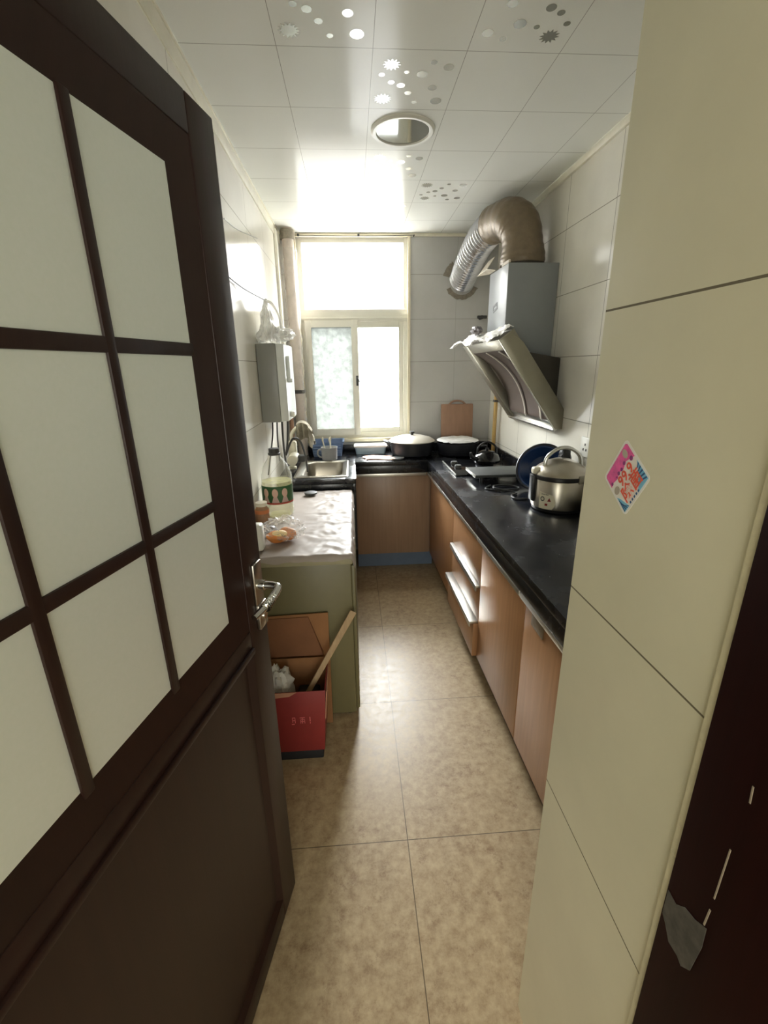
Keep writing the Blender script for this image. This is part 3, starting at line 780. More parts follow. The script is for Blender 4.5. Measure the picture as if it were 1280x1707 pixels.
# exhaust duct
du = thing('exhaust_duct', 'thick ribbed exhaust duct bending from the hood to the wall', 'duct', (0.87, 2.52, 1.868))
path = [(0.885, 2.505, 1.884), (0.884, 2.507, 1.95), (0.872, 2.53, 2.05), (0.835, 2.60, 2.115), (0.800, 2.75, 2.128), (0.785, 2.92, 2.105), (0.778, 3.10, 2.055), (0.776, 3.24, 2.005), (0.776, 3.359, 1.962)]
b = MB(); b.tube(path[:5], lambda t: 0.108-0.014*t+0.0012*math.sin(t*75)+0.004*math.sin(t*13), 36, 16)
part_label(b.build('taped_elbow', M['tape'], du), 'brown taped bend of the duct')
b = MB(); b.tube(path[4:], lambda t: 0.084+0.006*math.sin(t*2*PI*22), 36, 60)
part_label(b.build('ribbed_tube', M['duct'], du), 'bare silver ribbed length of the duct')
mp_ = MB()
for a0, a1, r0, r1, sd in ((2.1, 2.9, 0.09, 0.135, 1.0), (3.6, 5.9, 0.088, 0.118, 2.0)):
    n = 18; o = []; i_ = []
    for k in range(n+1):
        a = a0+(a1-a0)*k/n
        rr = r1+0.012*noise.noise(Vector((k*0.7, sd, 0)))
        o.append((0.776+rr*math.cos(a), YB-0.003, 1.955+rr*math.sin(a))); i_.append((0.776+r0*math.cos(a), YB-0.003, 1.955+r0*math.sin(a)))
    for k in range(n): mp_.prism([o[k], o[k+1], i_[k+1], i_[k]], (0, 0.003, 0))
struct(mp_.build('trim_7', M['mortar']))
# wall valve near the corner
vl = thing('gas_valve', 'small grey valve stub on the back wall beside the hood', 'valve', (0.914, YB, 1.72))
MB().cyl((0.914, YB, 1.72), (0.914, YB-0.05, 1.72), 0.013).build('body', M['rubber'], vl)
MB().box(0.880, 0.948, YB-0.062, YB-0.045, 1.712, 1.730, 0.004).build('lever', M['rubber'], vl)
gp = thing('gas_pipe', 'yellow vertical gas pipe in the corner behind the hob', 'pipe', (0.985, 3.10, 0.8))
MB().cyl((0.985, 3.11, CT+0.001), (0.985, 3.11, 1.62), 0.013).build('tube', M['yellowpipe'], gp)
MB().box(0.968, 1.018, 3.095, 3.125, 1.16, 1.175, 0.002).build('clip', M['rubber'], gp)

# ------------------------------------------------------------------ wall heater, its hoses, bag
ht = thing('water_heater', 'white box shaped heater on the left tiled wall above the sink', 'water heater', (XL, 2.42, 1.15))
b = MB(); b.box(XL+0.002, -0.352, 2.25, 2.62, 1.150, 1.515, 0.006); b.build('case', M['heater_side'], ht)
b = MB(); b.prism([(-0.352, 2.253, 1.152), (-0.318, 2.275, 1.152), (-0.318, 2.595, 1.152), (-0.352, 2.617, 1.152)], (0, 0, 0.361), 0.003); b.build('front_panel', M['heater_front'], ht)
b = MB(); b.box(-0.318, -0.302, 2.33, 2.36, 1.34, 1.46, 0.004).box(-0.318, -0.294, 2.325, 2.365, 1.335, 1.355, 0.004); b.build('control_strip', M['heater_front'], ht)
b = MB(); b.box(-0.318, -0.296, 2.34, 2.37, 1.165, 1.195, 0.006); b.build('knob', M['white_plastic'], ht)
for k, (ya, pts) in enumerate((
        (0, [(-0.40, 2.28, 1.152), (-0.405, 2.27, 1.08), (-0.42, 2.24, 0.98), (-0.43, 2.20, 0.90)]),
        (1, [(-0.385, 2.32, 1.152), (-0.388, 2.31, 1.06), (-0.385, 2.30, 0.95)]),
        (2, [(-0.375, 2.42, 1.152), (-0.378, 2.42, 1.0), (-0.37, 2.43, 0.82)]),
        (3, [(-0.350, 2.46, 1.152), (-0.362, 2.46, 1.02), (-0.375, 2.45, 0.95)]),
        (4, [(-0.375, 2.45, 0.95), (-0.335, 2.46, 1.035), (-0.300, 2.50, 1.02), (-0.28, 2.54, 0.93), (-0.275, 2.56, 0.83)]))):
    part_label(MB().tube(pts, 0.0035 if k in (0, 1) else 0.0055, 8).build('hose' if k > 1 else 'power_lead', M['dark_wire'] if k in (0, 1) else M['rubber'], ht), 'dark lead hanging under the heater' if k < 2 else 'grey hose running down from the heater')
bgn = MB()
def bagf(u, v):
    a = u*2*PI
    z = 1.523+v*0.187
    r = 0.085*(1-v)**0.75+0.004
    r *= 1+0.30*noise.noise(Vector((math.cos(a)*1.4, math.sin(a)*1.4, v*4)))+0.22*noise.noise(Vector((math.cos(a)*5, math.sin(a)*5, v*7)))
    return (-0.388+r*0.55*math.cos(a), 2.34+r*1.5*math.sin(a)-0.03*v, z+0.010*noise.noise(Vector((u*20, v*8, 5))))
bgn.grid(bagf, 72, 24)
bgn.blob((-0.345, 2.40, 1.562), 0.062, 0.10, 0.032, 0.55, 9, 34, 1.3)
bgn.tube([(-0.388, 2.31, 1.70), (-0.36, 2.31, 1.69), (-0.335, 2.33, 1.64), (-0.33, 2.34, 1.585)], 0.006, 8)
tag(bgn.build('plastic_bag', M['film_white']), 'crumpled clear plastic bag hanging over the white wall heater', 'plastic bag')
hk = thing('hanging_wire', 'thin pale wire on the left wall holding the plastic bag', 'wire', (XL, 2.0, 1.70))
MB().tube([(XL+0.002, 1.78, 1.73), (-0.43, 2.05, 1.715), (-0.392, 2.31, 1.705)], 0.0022, 8).build('wire', M['rubber'], hk)
MB().tube([(XL+0.004, 1.90, 1.92), (-0.43, 2.05, 1.925), (-0.385, 2.22, 1.935)], 0.0022, 8).build('loose_end', M['white_wire'], hk)

# pipes in the corner by the window
pp = thing('drain_pipe', 'tall waste pipe wrapped in plastic left of the window', 'pipe', (-0.365, 3.26, 0.8))
MB().tube([(-0.372, 3.262, CT+0.001), (-0.370, 3.262, 1.0), (-0.372, 3.262, 1.35), (-0.374, 3.262, 1.8), (-0.376, 3.262, CZ-0.001)], 0.036, 24).build('tube', M['pipe_pink'], pp)
MB().lathe([(0.046, 0), (0.046, 0.05), (0.040, 0.055)], (-0.376, 3.262, CZ-0.062)).build('collar', M['mortar'], pp)
b = MB()
def wrap(u, v):
    a = u*2*PI; z = 0.98+1.15*v
    r = 0.043+0.008*noise.noise(Vector((math.cos(a)*2, math.sin(a)*2, v*16)))+0.004*math.sin(a*3+v*40)
    return (-0.372+r*math.cos(a), 3.262+r*math.sin(a), z)
b.grid(wrap, 32, 90); b.build('plastic_wrap', M['film'], pp)
MB().lathe([(0.041, 0), (0.043, 0.02), (0.041, 0.04)], (-0.3705, 3.262, 0.985)).build('tape_band', M['red_tape'], pp)
b = MB(); b.lathe([(0.044, 0), (0.046, 0.012), (0.044, 0.024)], (-0.372, 3.262, 1.235)).box(-0.437, -0.36, 3.25, 3.275, 1.238, 1.255, 0.003); b.build('bracket', M['rubber'], pp)
tag(MB().cyl((-0.420, 3.12, CT+0.001), (-0.420, 3.12, 1.25), 0.014).build('riser_pipe', M['pipe_rust']), 'thin reddish brown pipe rising in the left corner', 'pipe')

# ------------------------------------------------------------------ faucet and rag
fc = thing('faucet', 'cream plastic tap at the sink with round knob', 'faucet', (-0.375, 2.78, 0.8))
b = MB(); b.lathe([(0.024, 0), (0.024, 0.012), (0.015, 0.018), (0.015, 0.06)], (-0.390, 2.80, CT+0.001)).box(-0.408, -0.358, 2.77, 2.83, CT+0.055, CT+0.175, 0.012, 3)
b.build('body', M['cream_plastic'], fc)
MB().cyl((-0.372, 2.655, CT+0.080), (-0.372, 2.785, CT+0.080), 0.031).lathe([(0.031, 0), (0.029, 0.004), (0, 0.005)], (-0.372, 2.655, CT+0.080), (0, -1, 0)).build('knob', M['cream_plastic'], fc)
MB().box(-0.345, -0.300, 2.70, 2.76, CT+0.060, CT+0.098, 0.008, 2).build('lever', M['rubber'], fc)
MB().tube([(-0.383, 2.80, CT+0.16), (-0.382, 2.80, CT+0.215), (-0.350, 2.80, CT+0.252), (-0.300, 2.80, CT+0.242), (-0.262, 2.80, CT+0.205), (-0.252, 2.80, CT+0.165)], 0.011, 14).build('spout', M['cream_plastic'], fc)
MB().cyl((-0.252, 2.80, CT+0.172), (-0.252, 2.80, CT+0.150), 0.014).build('nozzle', M['chrome'], fc)
rg = MB()
def ragf(u, v):
    x = -0.352+0.095*u
    top = CT+0.296-0.13*(u-0.35)**2
    fold = 0.017*math.sin(u*19+v*2.5)*min(1, abs(v-0.5)*4)
    if v < 0.5: return (x+fold*0.4, 2.775-0.018*(0.5-v)*2+fold, top-(0.5-v)*0.20*(1+0.15*math.sin(u*7)))
    return (x+fold*0.4, 2.825+0.018*(v-0.5)*2+fold, top-(v-0.5)*0.16)
rg.grid(ragf, 36, 24, True, 0.004)
tag(rg.build('rag', M['rag']), 'grey brown rag draped over the tap spout', 'rag')

# things behind the sink
bk = thing('plastic_basket', 'blue grey plastic basket on the worktop under the window', 'basket', (-0.20, 3.24, CT))
b = MB()
lo = [rrect(-0.192, 3.245, 0.100, 0.070, 0.02, CT+0.001), rrect(-0.192, 3.245, 0.114, 0.082, 0.02, CT+0.092), rrect(-0.192, 3.245, 0.121, 0.090, 0.02, CT+0.100), rrect(-0.192, 3.245, 0.121, 0.090, 0.02, CT+0.106), rrect(-0.192, 3.245, 0.110, 0.078, 0.02, CT+0.104), rrect(-0.192, 3.245, 0.094, 0.064, 0.02, CT+0.006)]
b.loft(lo, True, True, True); b.build('tub', M['basketblue'], bk, 50)
b = MB()
for k in range(4): b.box(-0.292, -0.095, 3.155-0.004*(k > 1), 3.167, CT+0.022+0.018*k, CT+0.028+0.018*k, 0.002)
b.build('side_ribs', M['basketblue'], bk)
mg = thing('mug', 'grey mug holding brushes beside the sink', 'mug', (-0.172, 3.06, CT))
b = MB(); b.lathe([(0.048, 0), (0.052, 0.004), (0.055, 0.080), (0.058, 0.086), (0.053, 0.086), (0.048, 0.010), (0, 0.008)], (-0.172, 3.062, CT+0.001)); b.build('cup', M['mug'], mg)
MB().tube([(-0.222, 3.06, CT+0.072), (-0.246, 3.06, CT+0.066), (-0.252, 3.06, CT+0.042), (-0.240, 3.06, CT+0.022), (-0.221, 3.06, CT+0.018)], 0.006, 10).build('handle', M['mug'], mg)
for k, (dx, dy, tx, lb) in enumerate(((-0.020, 0.0, -0.022, 'pale brush handle leaning left in the grey mug'), (0.004, 0.012, 0.006, 'pale brush handle standing upright in the grey mug'), (0.018, -0.006, -0.014, 'pale thin spoon crossing the others in the grey mug'))):
    b = MB(); b.tube([(-0.172+dx*0.6, 3.062+dy, CT+0.014), (-0.172+dx+tx*0.5, 3.062+dy, CT+0.08), (-0.172+dx+tx, 3.062+dy*1.5, CT+0.135)], 0.0045, 8)
    b.blob((-0.172+dx+tx, 3.062+dy*1.5, CT+0.139), 0.007, 0.005, 0.016, 0, 1, 12)
    tag(b.build('brush' if k < 2 else 'spoon', M['cream_plastic']), lb, 'utensil')
sb = thing('storage_box', 'pale blue lidded plastic box on the worktop under the window', 'box', (0.117, 3.27, CT))
b = MB(); b.loft([rrect(0.117, 3.272, 0.105, 0.050, 0.015, CT+0.001), rrect(0.117, 3.272, 0.113, 0.056, 0.015, CT+0.050)], True, True, True); b.build('tub', M['paleblue'], sb, 40)
MB().loft([rrect(0.117, 3.272, 0.119, 0.062, 0.015, CT+0.050), rrect(0.117, 3.272, 0.121, 0.064, 0.015, CT+0.060), rrect(0.117, 3.272, 0.114, 0.058, 0.015, CT+0.066)], True, True, True).build('lid', M['white_plastic'], sb, 40)
dc = MB()
def clothf(u, v):
    x = 0.065+0.20*u; y = 2.985+0.13*v+0.02*math.sin(u*5)
    e = min(u, 1-u, v, 1-v)
    return (x+0.012*math.sin(v*6), y, CT+0.007+0.010*(0.5+0.5*noise.noise(Vector((u*4, v*4, 3))))*min(1, e*6+0.2))
dc.grid(clothf, 24, 18, True, 0.004)
tag(dc.build('dishcloth', M['dishcloth']), 'pinkish dishcloth lying flat on the worktop before the blue box', 'cloth')
dsh = MB(); dsh.lathe([(0.04, 0.0), (0.048, 0.003), (0.052, 0.010), (0.053, 0.012), (0.045, 0.007), (0, 0.005)], (0.285, 3.008, CT+0.001))
tag(dsh.build('saucer', simple('smoky_plate', lin((120, 122, 124)), 0.3)), 'grey saucer on the worktop between dishcloth and lidded pot', 'saucer')

# pots
pt = thing('lidded_pot', 'big dark pot with pale domed lid under the window', 'pot', (0.41, 3.12, CT))
PC = (0.408, 3.150, CT+0.001)
MB().lathe([(0.120, 0), (0.142, 0.012), (0.152, 0.060), (0.156, 0.100), (0.150, 0.100), (0.14, 0.02), (0, 0.014)], PC, seg=56).build('body', M['blackpan'], pt)
MB().lathe([(0.160, 0.100), (0.161, 0.105), (0.135, 0.122), (0.085, 0.136), (0.03, 0.142), (0, 0.143)], PC, seg=56).build('lid', M['lidwhite'], pt)
MB().lathe([(0.010, 0.142), (0.010, 0.152), (0.019, 0.156), (0.017, 0.166), (0, 0.168)], PC).build('lid_knob', M['rubber'], pt)
for sx in (-1,):
    MB().tube([(PC[0]+sx*0.150, PC[1]-0.035, CT+0.086), (PC[0]+sx*0.190, PC[1]-0.028, CT+0.104), (PC[0]+sx*0.192, PC[1]+0.028, CT+0.104), (PC[0]+sx*0.150, PC[1]+0.035, CT+0.086)], 0.006, 10).build('handle', M['blackpan'], pt)
p2 = thing('cooking_pan', 'dark deep pan covered with clear plastic before the cutting board', 'pan', (0.72, 3.12, CT))
QC = (0.730, 3.120, CT+0.001)
MB().lathe([(0.110, 0), (0.130, 0.010), (0.143, 0.050), (0.147, 0.088), (0.140, 0.088), (0.128, 0.02), (0, 0.014)], QC, seg=48).build('body', M['blackpan'], p2)
MB().tube([(QC[0]+0.119, QC[1]-0.079, CT+0.066), (QC[0]+0.150, QC[1]-0.100, CT+0.072), (QC[0]+0.178, QC[1]-0.118, CT+0.076)], 0.010, 10).build('handle', M['black'], p2)
pf = MB()
def coverf(u, v):
    a = u*2*PI; r = 0.147*v
    z = CT+0.1135+0.008*noise.noise(Vector((math.cos(a)*v*4, math.sin(a)*v*4, 7)))-0.010*max(0, v-0.85)*6.6
    return (QC[0]+r*math.cos(a)*(1+0.02*math.sin(a*5)), QC[1]+r*math.sin(a), z)
pf.grid(coverf, 48, 14)
tag(pf.build('plastic_cover', M['film_white']), 'cloudy plastic cover stretched over the dark deep pan', 'plastic cover')
cbd = thing('cutting_board', 'brown wooden cutting board with arched handle leaning on back wall', 'cutting board', (0.76, 3.33, CT))
b = MB(); b.hexa([(0.645, 3.288, CT+0.001), (0.882, 3.288, CT+0.001), (0.882, 3.308, CT+0.001), (0.645, 3.308, CT+0.001), (0.645, 3.318, 1.135), (0.882, 3.318, 1.135), (0.882, 3.338, 1.135), (0.645, 3.338, 1.135)], 0.006, 2); b.build('board', M['board'], cbd)
MB().tube([(0.705, 3.328, 1.133), (0.730, 3.329, 1.152), (0.765, 3.329, 1.158), (0.800, 3.329, 1.152), (0.825, 3.328, 1.133)], 0.007, 10).build('handle', M['board'], cbd)

# ------------------------------------------------------------------ hob and what stands on it
hb = thing('gas_hob', 'black glass gas hob let into the right worktop', 'hob', (0.78, 2.6, CT))
b = MB(); b.box(0.575, 0.985, 2.46, 2.86, CT+0.001, CT+0.010, 0.004); b.build('glass_plate', M['black_gloss'], hb)
MB().box(0.571, 0.577, 2.47, 2.86, CT+0.002, CT+0.012, 0.001).build('edge_trim', M['alu'], hb)
for (bx, by) in ((0.80, 2.68), (0.80, 2.54)):
    MB().lathe([(0.055, 0.009), (0.055, 0.018), (0.035, 0.024), (0, 0.026)], (bx, by, CT)).build('burner', M['blackpan'], hb)
for by in (2.64, 2.75):
    MB().lathe([(0.021, 0.009), (0.021, 0.022), (0.018, 0.028), (0, 0.028)], (0.625, by, CT)).build('knob', M['rubber'], hb)
tray = thing('flat_tray', 'flat dark tray with bright edge lying over the near half of hob', 'tray', (0.8, 2.4, CT))
MB().box(0.640, 1.000, 2.290, 2.500, CT+0.027, CT+0.044, 0.004).build('plate', simple('dull_black_tray', lin((40, 42, 38)), 0.55, 0, 0.3, 20), tray)
MB().box(0.6365, 0.641, 2.292, 2.498, CT+0.028, CT+0.045, 0.001).build('edge_strip', M['alu'], tray)
for x in (0.68, 0.95):
    for y in (2.31, 2.475): MB().cyl((x, y, CT+(0.0105 if y > 2.45 else 0.001)), (x, y, CT+0.028), 0.012).build('foot', M['black'], tray)
kt = thing('kettle', 'small black kettle with loop handle at the back of hob', 'kettle', (0.82, 2.68, CT))
KC = (0.815, 2.69, CT+0.0265)
MB().lathe([(0.050, 0), (0.078, 0.006), (0.082, 0.020), (0.070, 0.050), (0.040, 0.072), (0.030, 0.076), (0, 0.078)], KC).build('body', M['black_gloss'], kt)
MB().lathe([(0.008, 0.077), (0.012, 0.090), (0, 0.094)], KC).build('lid_knob', M['black'], kt)
MB().tube([(KC[0]-0.062, KC[1], KC[2]+0.05), (KC[0]-0.052, KC[1], KC[2]+0.10), (KC[0], KC[1], KC[2]+0.128), (KC[0]+0.052, KC[1], KC[2]+0.10), (KC[0]+0.062, KC[1], KC[2]+0.05)], 0.006, 10).build('handle', M['black'], kt)
MB().tube([(KC[0]-0.065, KC[1]-0.02, KC[2]+0.025), (KC[0]-0.100, KC[1]-0.03, KC[2]+0.045), (KC[0]-0.112, KC[1]-0.034, KC[2]+0.072)], lambda t: 0.016-0.008*t, 12).build('spout', M['black'], kt)

# cord and small pan by the cooker
cd = MB(); cd.tube([(0.70, 2.215, CT+0.006), (0.66, 2.165, CT+0.005), (0.70, 2.12, CT+0.005), (0.79, 2.125, CT+0.005), (0.83, 2.16, CT+0.005), (0.80, 2.20, CT+0.006), (0.72, 2.19, CT+0.012), (0.70, 2.14, CT+0.012), (0.78, 2.06, CT+0.006), (0.745, 2.02, CT+0.005), (0.745, 1.97, CT+0.005), (0.80, 1.955, CT+0.005)], 0.0042, 8, 10)
tag(cd.build('power_cord', M['black']), 'coiled black power cord lying on worktop before the rice cooker', 'cord')

# rice cooker
rc = thing('rice_cooker', 'round stainless steel rice cooker with chrome carrying handle', 'rice cooker', (0.880, 1.825, CT))
RC = Vector((0.880, 1.825, CT+0.001)); RR = 0.115
MB().lathe([(0.095, 0), (0.108, 0.004), (0.110, 0.016), (0.105, 0.018)], RC, seg=56).build('base', M['black'], rc)
MB().lathe([(RR-0.010, 0.014), (RR-0.002, 0.018), (RR, 0.030), (RR, 0.135), (RR-0.003, 0.140)], RC, seg=72).build('body', M['steel'], rc)
MB().lathe([(RR+0.001, 0.138), (RR+0.004, 0.142), (RR+0.004, 0.154), (RR, 0.158)], RC, seg=72).build('rim', M['black'], rc)
ld = MB().lathe([(RR+0.001, 0.157), (RR-0.003, 0.168), (RR-0.022, 0.186), (RR-0.055, 0.206), (0.035, 0.216), (0, 0.218)], RC, seg=72).build('lid', M['steel'], rc)
MB().tube([RC+Vector((-0.080, -0.015, 0.180)), RC+Vector((-0.072, -0.015, 0.228)), RC+Vector((-0.030, -0.015, 0.262)), RC+Vector((0.022, -0.015, 0.264)), RC+Vector((0.068, -0.015, 0.232)), RC+Vector((0.082, -0.015, 0.175))], 0.008, 12).build('carrying_handle', M['chrome'], rc)
def front(a, r, z):   # a measured from the direction of the door, towards the left
    return RC+Vector((r*math.sin(a), -r*math.cos(a), z))
b = MB(); b.hexa([front(0.22, RR-0.01, 0.132), front(0.62, RR-0.01, 0.132), front(0.62, RR+0.010, 0.132), front(0.22, RR+0.010, 0.132), front(0.22, RR-0.01, 0.165), front(0.62, RR-0.01, 0.165), front(0.62, RR+0.006, 0.165), front(0.22, RR+0.006, 0.165)], 0.004)
b.build('latch', M['steel_dark'], rc)
b = MB(); b.box(RC.x-RR-0.012, RC.x-RR+0.016, RC.y-0.022, RC.y+0.022, CT+0.040, CT+0.156, 0.006)
b.build('side_bracket', M['black'], rc)
b = MB(); b.box(RC.x-RR-0.010, RC.x-RR+0.030, RC.y-0.020, RC.y+0.020, CT+0.156, CT+0.186, 0.010, 3); b.build('steam_cup', M['cream_plastic'], rc)
def patch(mb, a0, a1, z0, z1, r, f=None, na=10, nz=6):
    return mb.grid(lambda u, v: front(a0+(a1-a0)*u, r, z0+(z1-z0)*v), na, nz, True, 0.0006)
def curve_poly(mb, pts, r):
    return mb.prism([front(a, r, z) for a, z in pts], (front(pts[0][0], 1, 0)-RC)*0.0006)
b = MB()
b.grid(lambda u, v: front(-1.12+(0.50+0.12*math.sin(PI*v))*u, RR+0.0005, 0.020+0.072*v-0.010*u*v), 12, 8, True, 0.0008)
lb_ = b.build('control_label', M['cream_plastic'], rc)
b = MB()
for k in range(16):
    a0 = 2*PI*k/16; a1 = 2*PI*(k+1)/16
    q = lambda a, s: (-0.985+0.085*s*math.cos(a), 0.062+0.0105*s*math.sin(a))
    curve_poly(b, [q(a0, 1), q(a1, 1), q(a1, 0.62), q(a0, 0.62)], RR+0.0012)
for k in range(5): curve_poly(b, [(-1.03+k*0.055, 0.080), (-1.0+k*0.055, 0.080), (-1.0+k*0.055, 0.084), (-1.03+k*0.055, 0.084)], RR+0.0012)
b.build('dial_mark', M['ink'], lb_)
b = MB(); curve_poly(b, [(-0.80, 0.054), (-0.66, 0.054), (-0.73, 0.070)], RR+0.0012); curve_poly(b, [(-0.88, 0.034), (-0.78, 0.034), (-0.78, 0.044), (-0.88, 0.044)], RR+0.0012)
b.build('triangle_mark', M['ink_red'], lb_)

# blue basin, black bag, socket
bs = thing('enamel_basin', 'dark blue round basin leaning against the wall behind the cooker', 'basin', (0.95, 2.10, CT))
ax_ = Vector((-0.62, -0.62, 0.48)).normalized()
BC = Vector((0.925, 2.14, CT+0.112))
MB().lathe([(0.060, -0.045), (0.075, -0.042), (0.108, -0.008), (0.121, 0.0), (0.121, 0.003), (0.106, 0.001), (0.072, -0.036), (0, -0.038)], BC, ax_, 56).build('bowl', M['blue'], bs)
MB().lathe([(0.116, -0.002), (0.124, 0.0), (0.126, 0.003), (0.122, 0.006), (0.114, 0.003)], BC, ax_, 56, cap=False).build('rim', M['blue_rim'], bs)
bg_ = MB(); bg_.blob((0.968, 1.982, CT+0.126), 0.028, 0.026, 0.112, 0.12, 9, 32, 5.1, power=0.6)
bg_.bm.verts.ensure_lookup_table()
tag(bg_.build('black_bag', M['black_bag']), 'black bag squeezed between rice cooker and right wall', 'bag')
so = thing('wall_socket', 'white socket on the right wall above the rice cooker', 'socket', (XR, 1.89, 1.05))
MB().box(XR-0.012, XR-0.0005, 1.845, 1.931, 1.010, 1.096, 0.004).build('plate', M['white_plastic'], so)
b = MB()
for dy, dz in ((-0.012, -0.008), (0.012, -0.008), (0, 0.014)): b.box(XR-0.0135, XR-0.0115, 1.888+dy-0.003, 1.888+dy+0.003, 1.05+dz-0.005, 1.05+dz+0.005)
b.build('slot', M['black'], so)

# ------------------------------------------------------------------ sticker on the stub wall
stx = 0.3298
SBL = Vector((stx, 0.502, 1.223)); SA = Vector((0, -0.54, 0.842)).normalized(); SB_ = Vector((0, 0.842, 0.54)).normalized(); SLN = 0.064
def sp(s, t, off=0.0): return SBL+SA*(s*SLN)+SB_*(t*SLN)+Vector((-off, 0, 0))
def spoly(mb, pts, off): return mb.prism([sp(s, t, off) for s, t in pts], (-0.00025, 0, 0))
st = thing('sticker', 'pink and blue diamond shaped sticker on the tiled stub wall', 'sticker', SBL)
def rsq(a, b_, r, n=5):
    pts = []
    for qx, qy, a0 in ((b_, b_, 0), (a, b_, PI/2), (a, a, PI), (b_, a, 3*PI/2)):
        cx_ = qx-r if qx == b_ else qx+r; cy_2 = qy-r if qy == b_ else qy+r
        for i in range(n+1): pts.append((cx_+r*math.cos(a0+PI/2*i/n), cy_2+r*math.sin(a0+PI/2*i/n)))
    return pts
b = MB(); spoly(b, rsq(-0.025, 1.025, 0.10), 0); b.build('backing', M['paper_white'], st)
b = MB(); spoly(b, [(0.03, 0.66), (0.12, 0.70), (0.30, 0.66), (0.42, 0.72), (0.55, 0.66), (0.72, 0.72), (0.97, 0.60), (0.97, 0.93), (0.93, 0.97), (0.07, 0.97), (0.03, 0.93)], 0.0003); b.build('pink_band', M['st_pink'], st)
b = MB()
for s, t, r in ((0.10, 0.70, 0.035), (0.40, 0.71, 0.04), (0.52, 0.70, 0.035), (0.66, 0.73, 0.04), (0.88, 0.64, 0.05), (0.30, 0.70, 0.02)):
    spoly(b, [(s+r*math.cos(k*PI/5), t+r*math.sin(k*PI/5)) for k in range(10)], 0.0006)
b.build('purple_dots', M['st_purple'], st)
b = MB(); spoly(b, [(0.80+0.07*math.cos(k*PI/8), 0.84+0.10*math.sin(k*PI/8)) for k in range(16)], 0.0006); b.build('grey_figure', M['st_grey'], st); b = MB(); spoly(b, [(0.13+0.09*math.cos(k*PI/8), 0.50+0.08*math.sin(k*PI/8)) for k in range(16)], 0.0006); b.build('grey_figure', M['st_grey'], st)
b = MB()
spoly(b, [(0.03, 0.03), (0.22, 0.03), (0.10, 0.30), (0.03, 0.40)], 0.0003); spoly(b, [(0.60, 0.03), (0.97, 0.03), (0.97, 0.50), (0.86, 0.30)], 0.0003); b.build('cyan_corner', M['st_cyan'], st)
b = MB()
for k in range(4):
    s0 = 0.04+k*0.055; spoly(b, [(s0, 0.035), (s0+0.022, 0.035), (0.06+k*0.012, 0.30-k*0.05), (0.045+k*0.012, 0.30-k*0.05)], 0.0006)
for k in range(5):
    t0 = 0.05+k*0.09; spoly(b, [(0.97, t0), (0.97, t0+0.04), (0.80+0.02*k, 0.15+0.06*k), (0.80+0.02*k, 0.13+0.06*k)], 0.0006)
for k in range(5): spoly(b, [(0.28+k*0.08, 0.03), (0.32+k*0.08, 0.03), (0.33+k*0.08, 0.07), (0.29+k*0.08, 0.07)], 0.0006)
b.build('dark_blue_stripes', M['st_blue'], st)
def text(body, s, t, size, mat, parent, name, off):
    cu = bpy.data.curves.new(name, 'FONT'); cu.body = body; cu.size = size; cu.extrude = 0.00012; cu.offset = 0.00030
    cu.align_x = 'CENTER'; cu.align_y = 'CENTER'; cu.materials.append(mat)
    tmp = bpy.data.objects.new(name, cu); S.collection.objects.link(tmp)
    bpy.context.view_layer.update()
    me = bpy.data.meshes.new_from_object(tmp.evaluated_get(bpy.context.evaluated_depsgraph_get()))
    bpy.data.objects.remove(tmp)
    me.materials.clear(); me.materials.append(mat); me.name = name
    o = bpy.data.objects.new(name, me); S.collection.objects.link(o)
    p = sp(s, t, off)
    m = Matrix(((SA.x, SB_.x, -1, 0), (SA.y, SB_.y, 0, 0), (SA.z, SB_.z, 0, 0), (0, 0, 0, 1)))
    o.matrix_world = Matrix.Translation(p-origin(parent)) @ m
    o.parent = parent
    return o
text('99.9', 0.55, 0.525, 0.0195, M['st_red'], st, 'number', 0.0010)
text('除菌', 0.54, 0.235, 0.0225, M['st_red'], st, 'characters', 0.0010)

# ------------------------------------------------------------------ pale cupboard with plastic cloth
cu_ = thing('low_cupboard', 'pale green enamel cupboard along the left wall under white plastic', 'cupboard', (-0.22, 1.98, 0))
CX0, CX1, CY0, CY1 = XL+0.012, -0.028, 1.545, 2.44
MB().box(CX0, CX1, CY0, CY1, 0.012, 0.700, 0.006).build('body', M['cupboard'], cu_)
MB().box(CX0-0.002, CX1+0.006, CY0-0.010, CY1, 0.700, 0.732, 0.005).build('top', M['cupboard_top'], cu_)
MB().box(CX1-0.001, CX1+0.014, CY0+0.004, CY1-0.004, 0.03, 0.690, 0.005).build('door', M['cupboard'], cu_)
for x in (CX0+0.03, CX1-0.03):
    for y in (CY0+0.03, CY1-0.03): MB().cyl((x, y, 0), (x, y, 0.014), 0.016).build('foot', M['black'], cu_)
tc = MB()
def tclothf(u, v):
    x = CX0-0.001+(CX1+0.020-CX0)*u; y = CY0-0.034+(CY1-0.002-CY0+0.034)*v
    wr = max(0.0, min(1.0, (u-0.42)/0.22))
    z = 0.741+0.0020*noise.noise(Vector((u*6, v*10, 0)))
    z += wr*(0.0024*math.sin(v*66+5*noise.noise(Vector((u*5, v*9, 4))))+0.0022*(0.5+noise.noise(Vector((u*18, v*34, 9)))))
    z += 0.020*max(0, v-0.9)
    ex = max(0, u-0.955)/0.045; x -= ex*0.004-0.008*ex*noise.noise(Vector((v*16, 0, 3))); z -= ex*ex*0.034*(1+0.6*noise.noise(Vector((v*20, 1, 2))))
    ey = max(0, 0.034-v)/0.034; z -= ey*ey*0.020*(1+0.5*noise.noise(Vector((u*8, 7, 2)))); y += ey*0.010
    return (x, y, z+0.002)
tc.grid(tclothf, 90, 190, True, 0.0012)
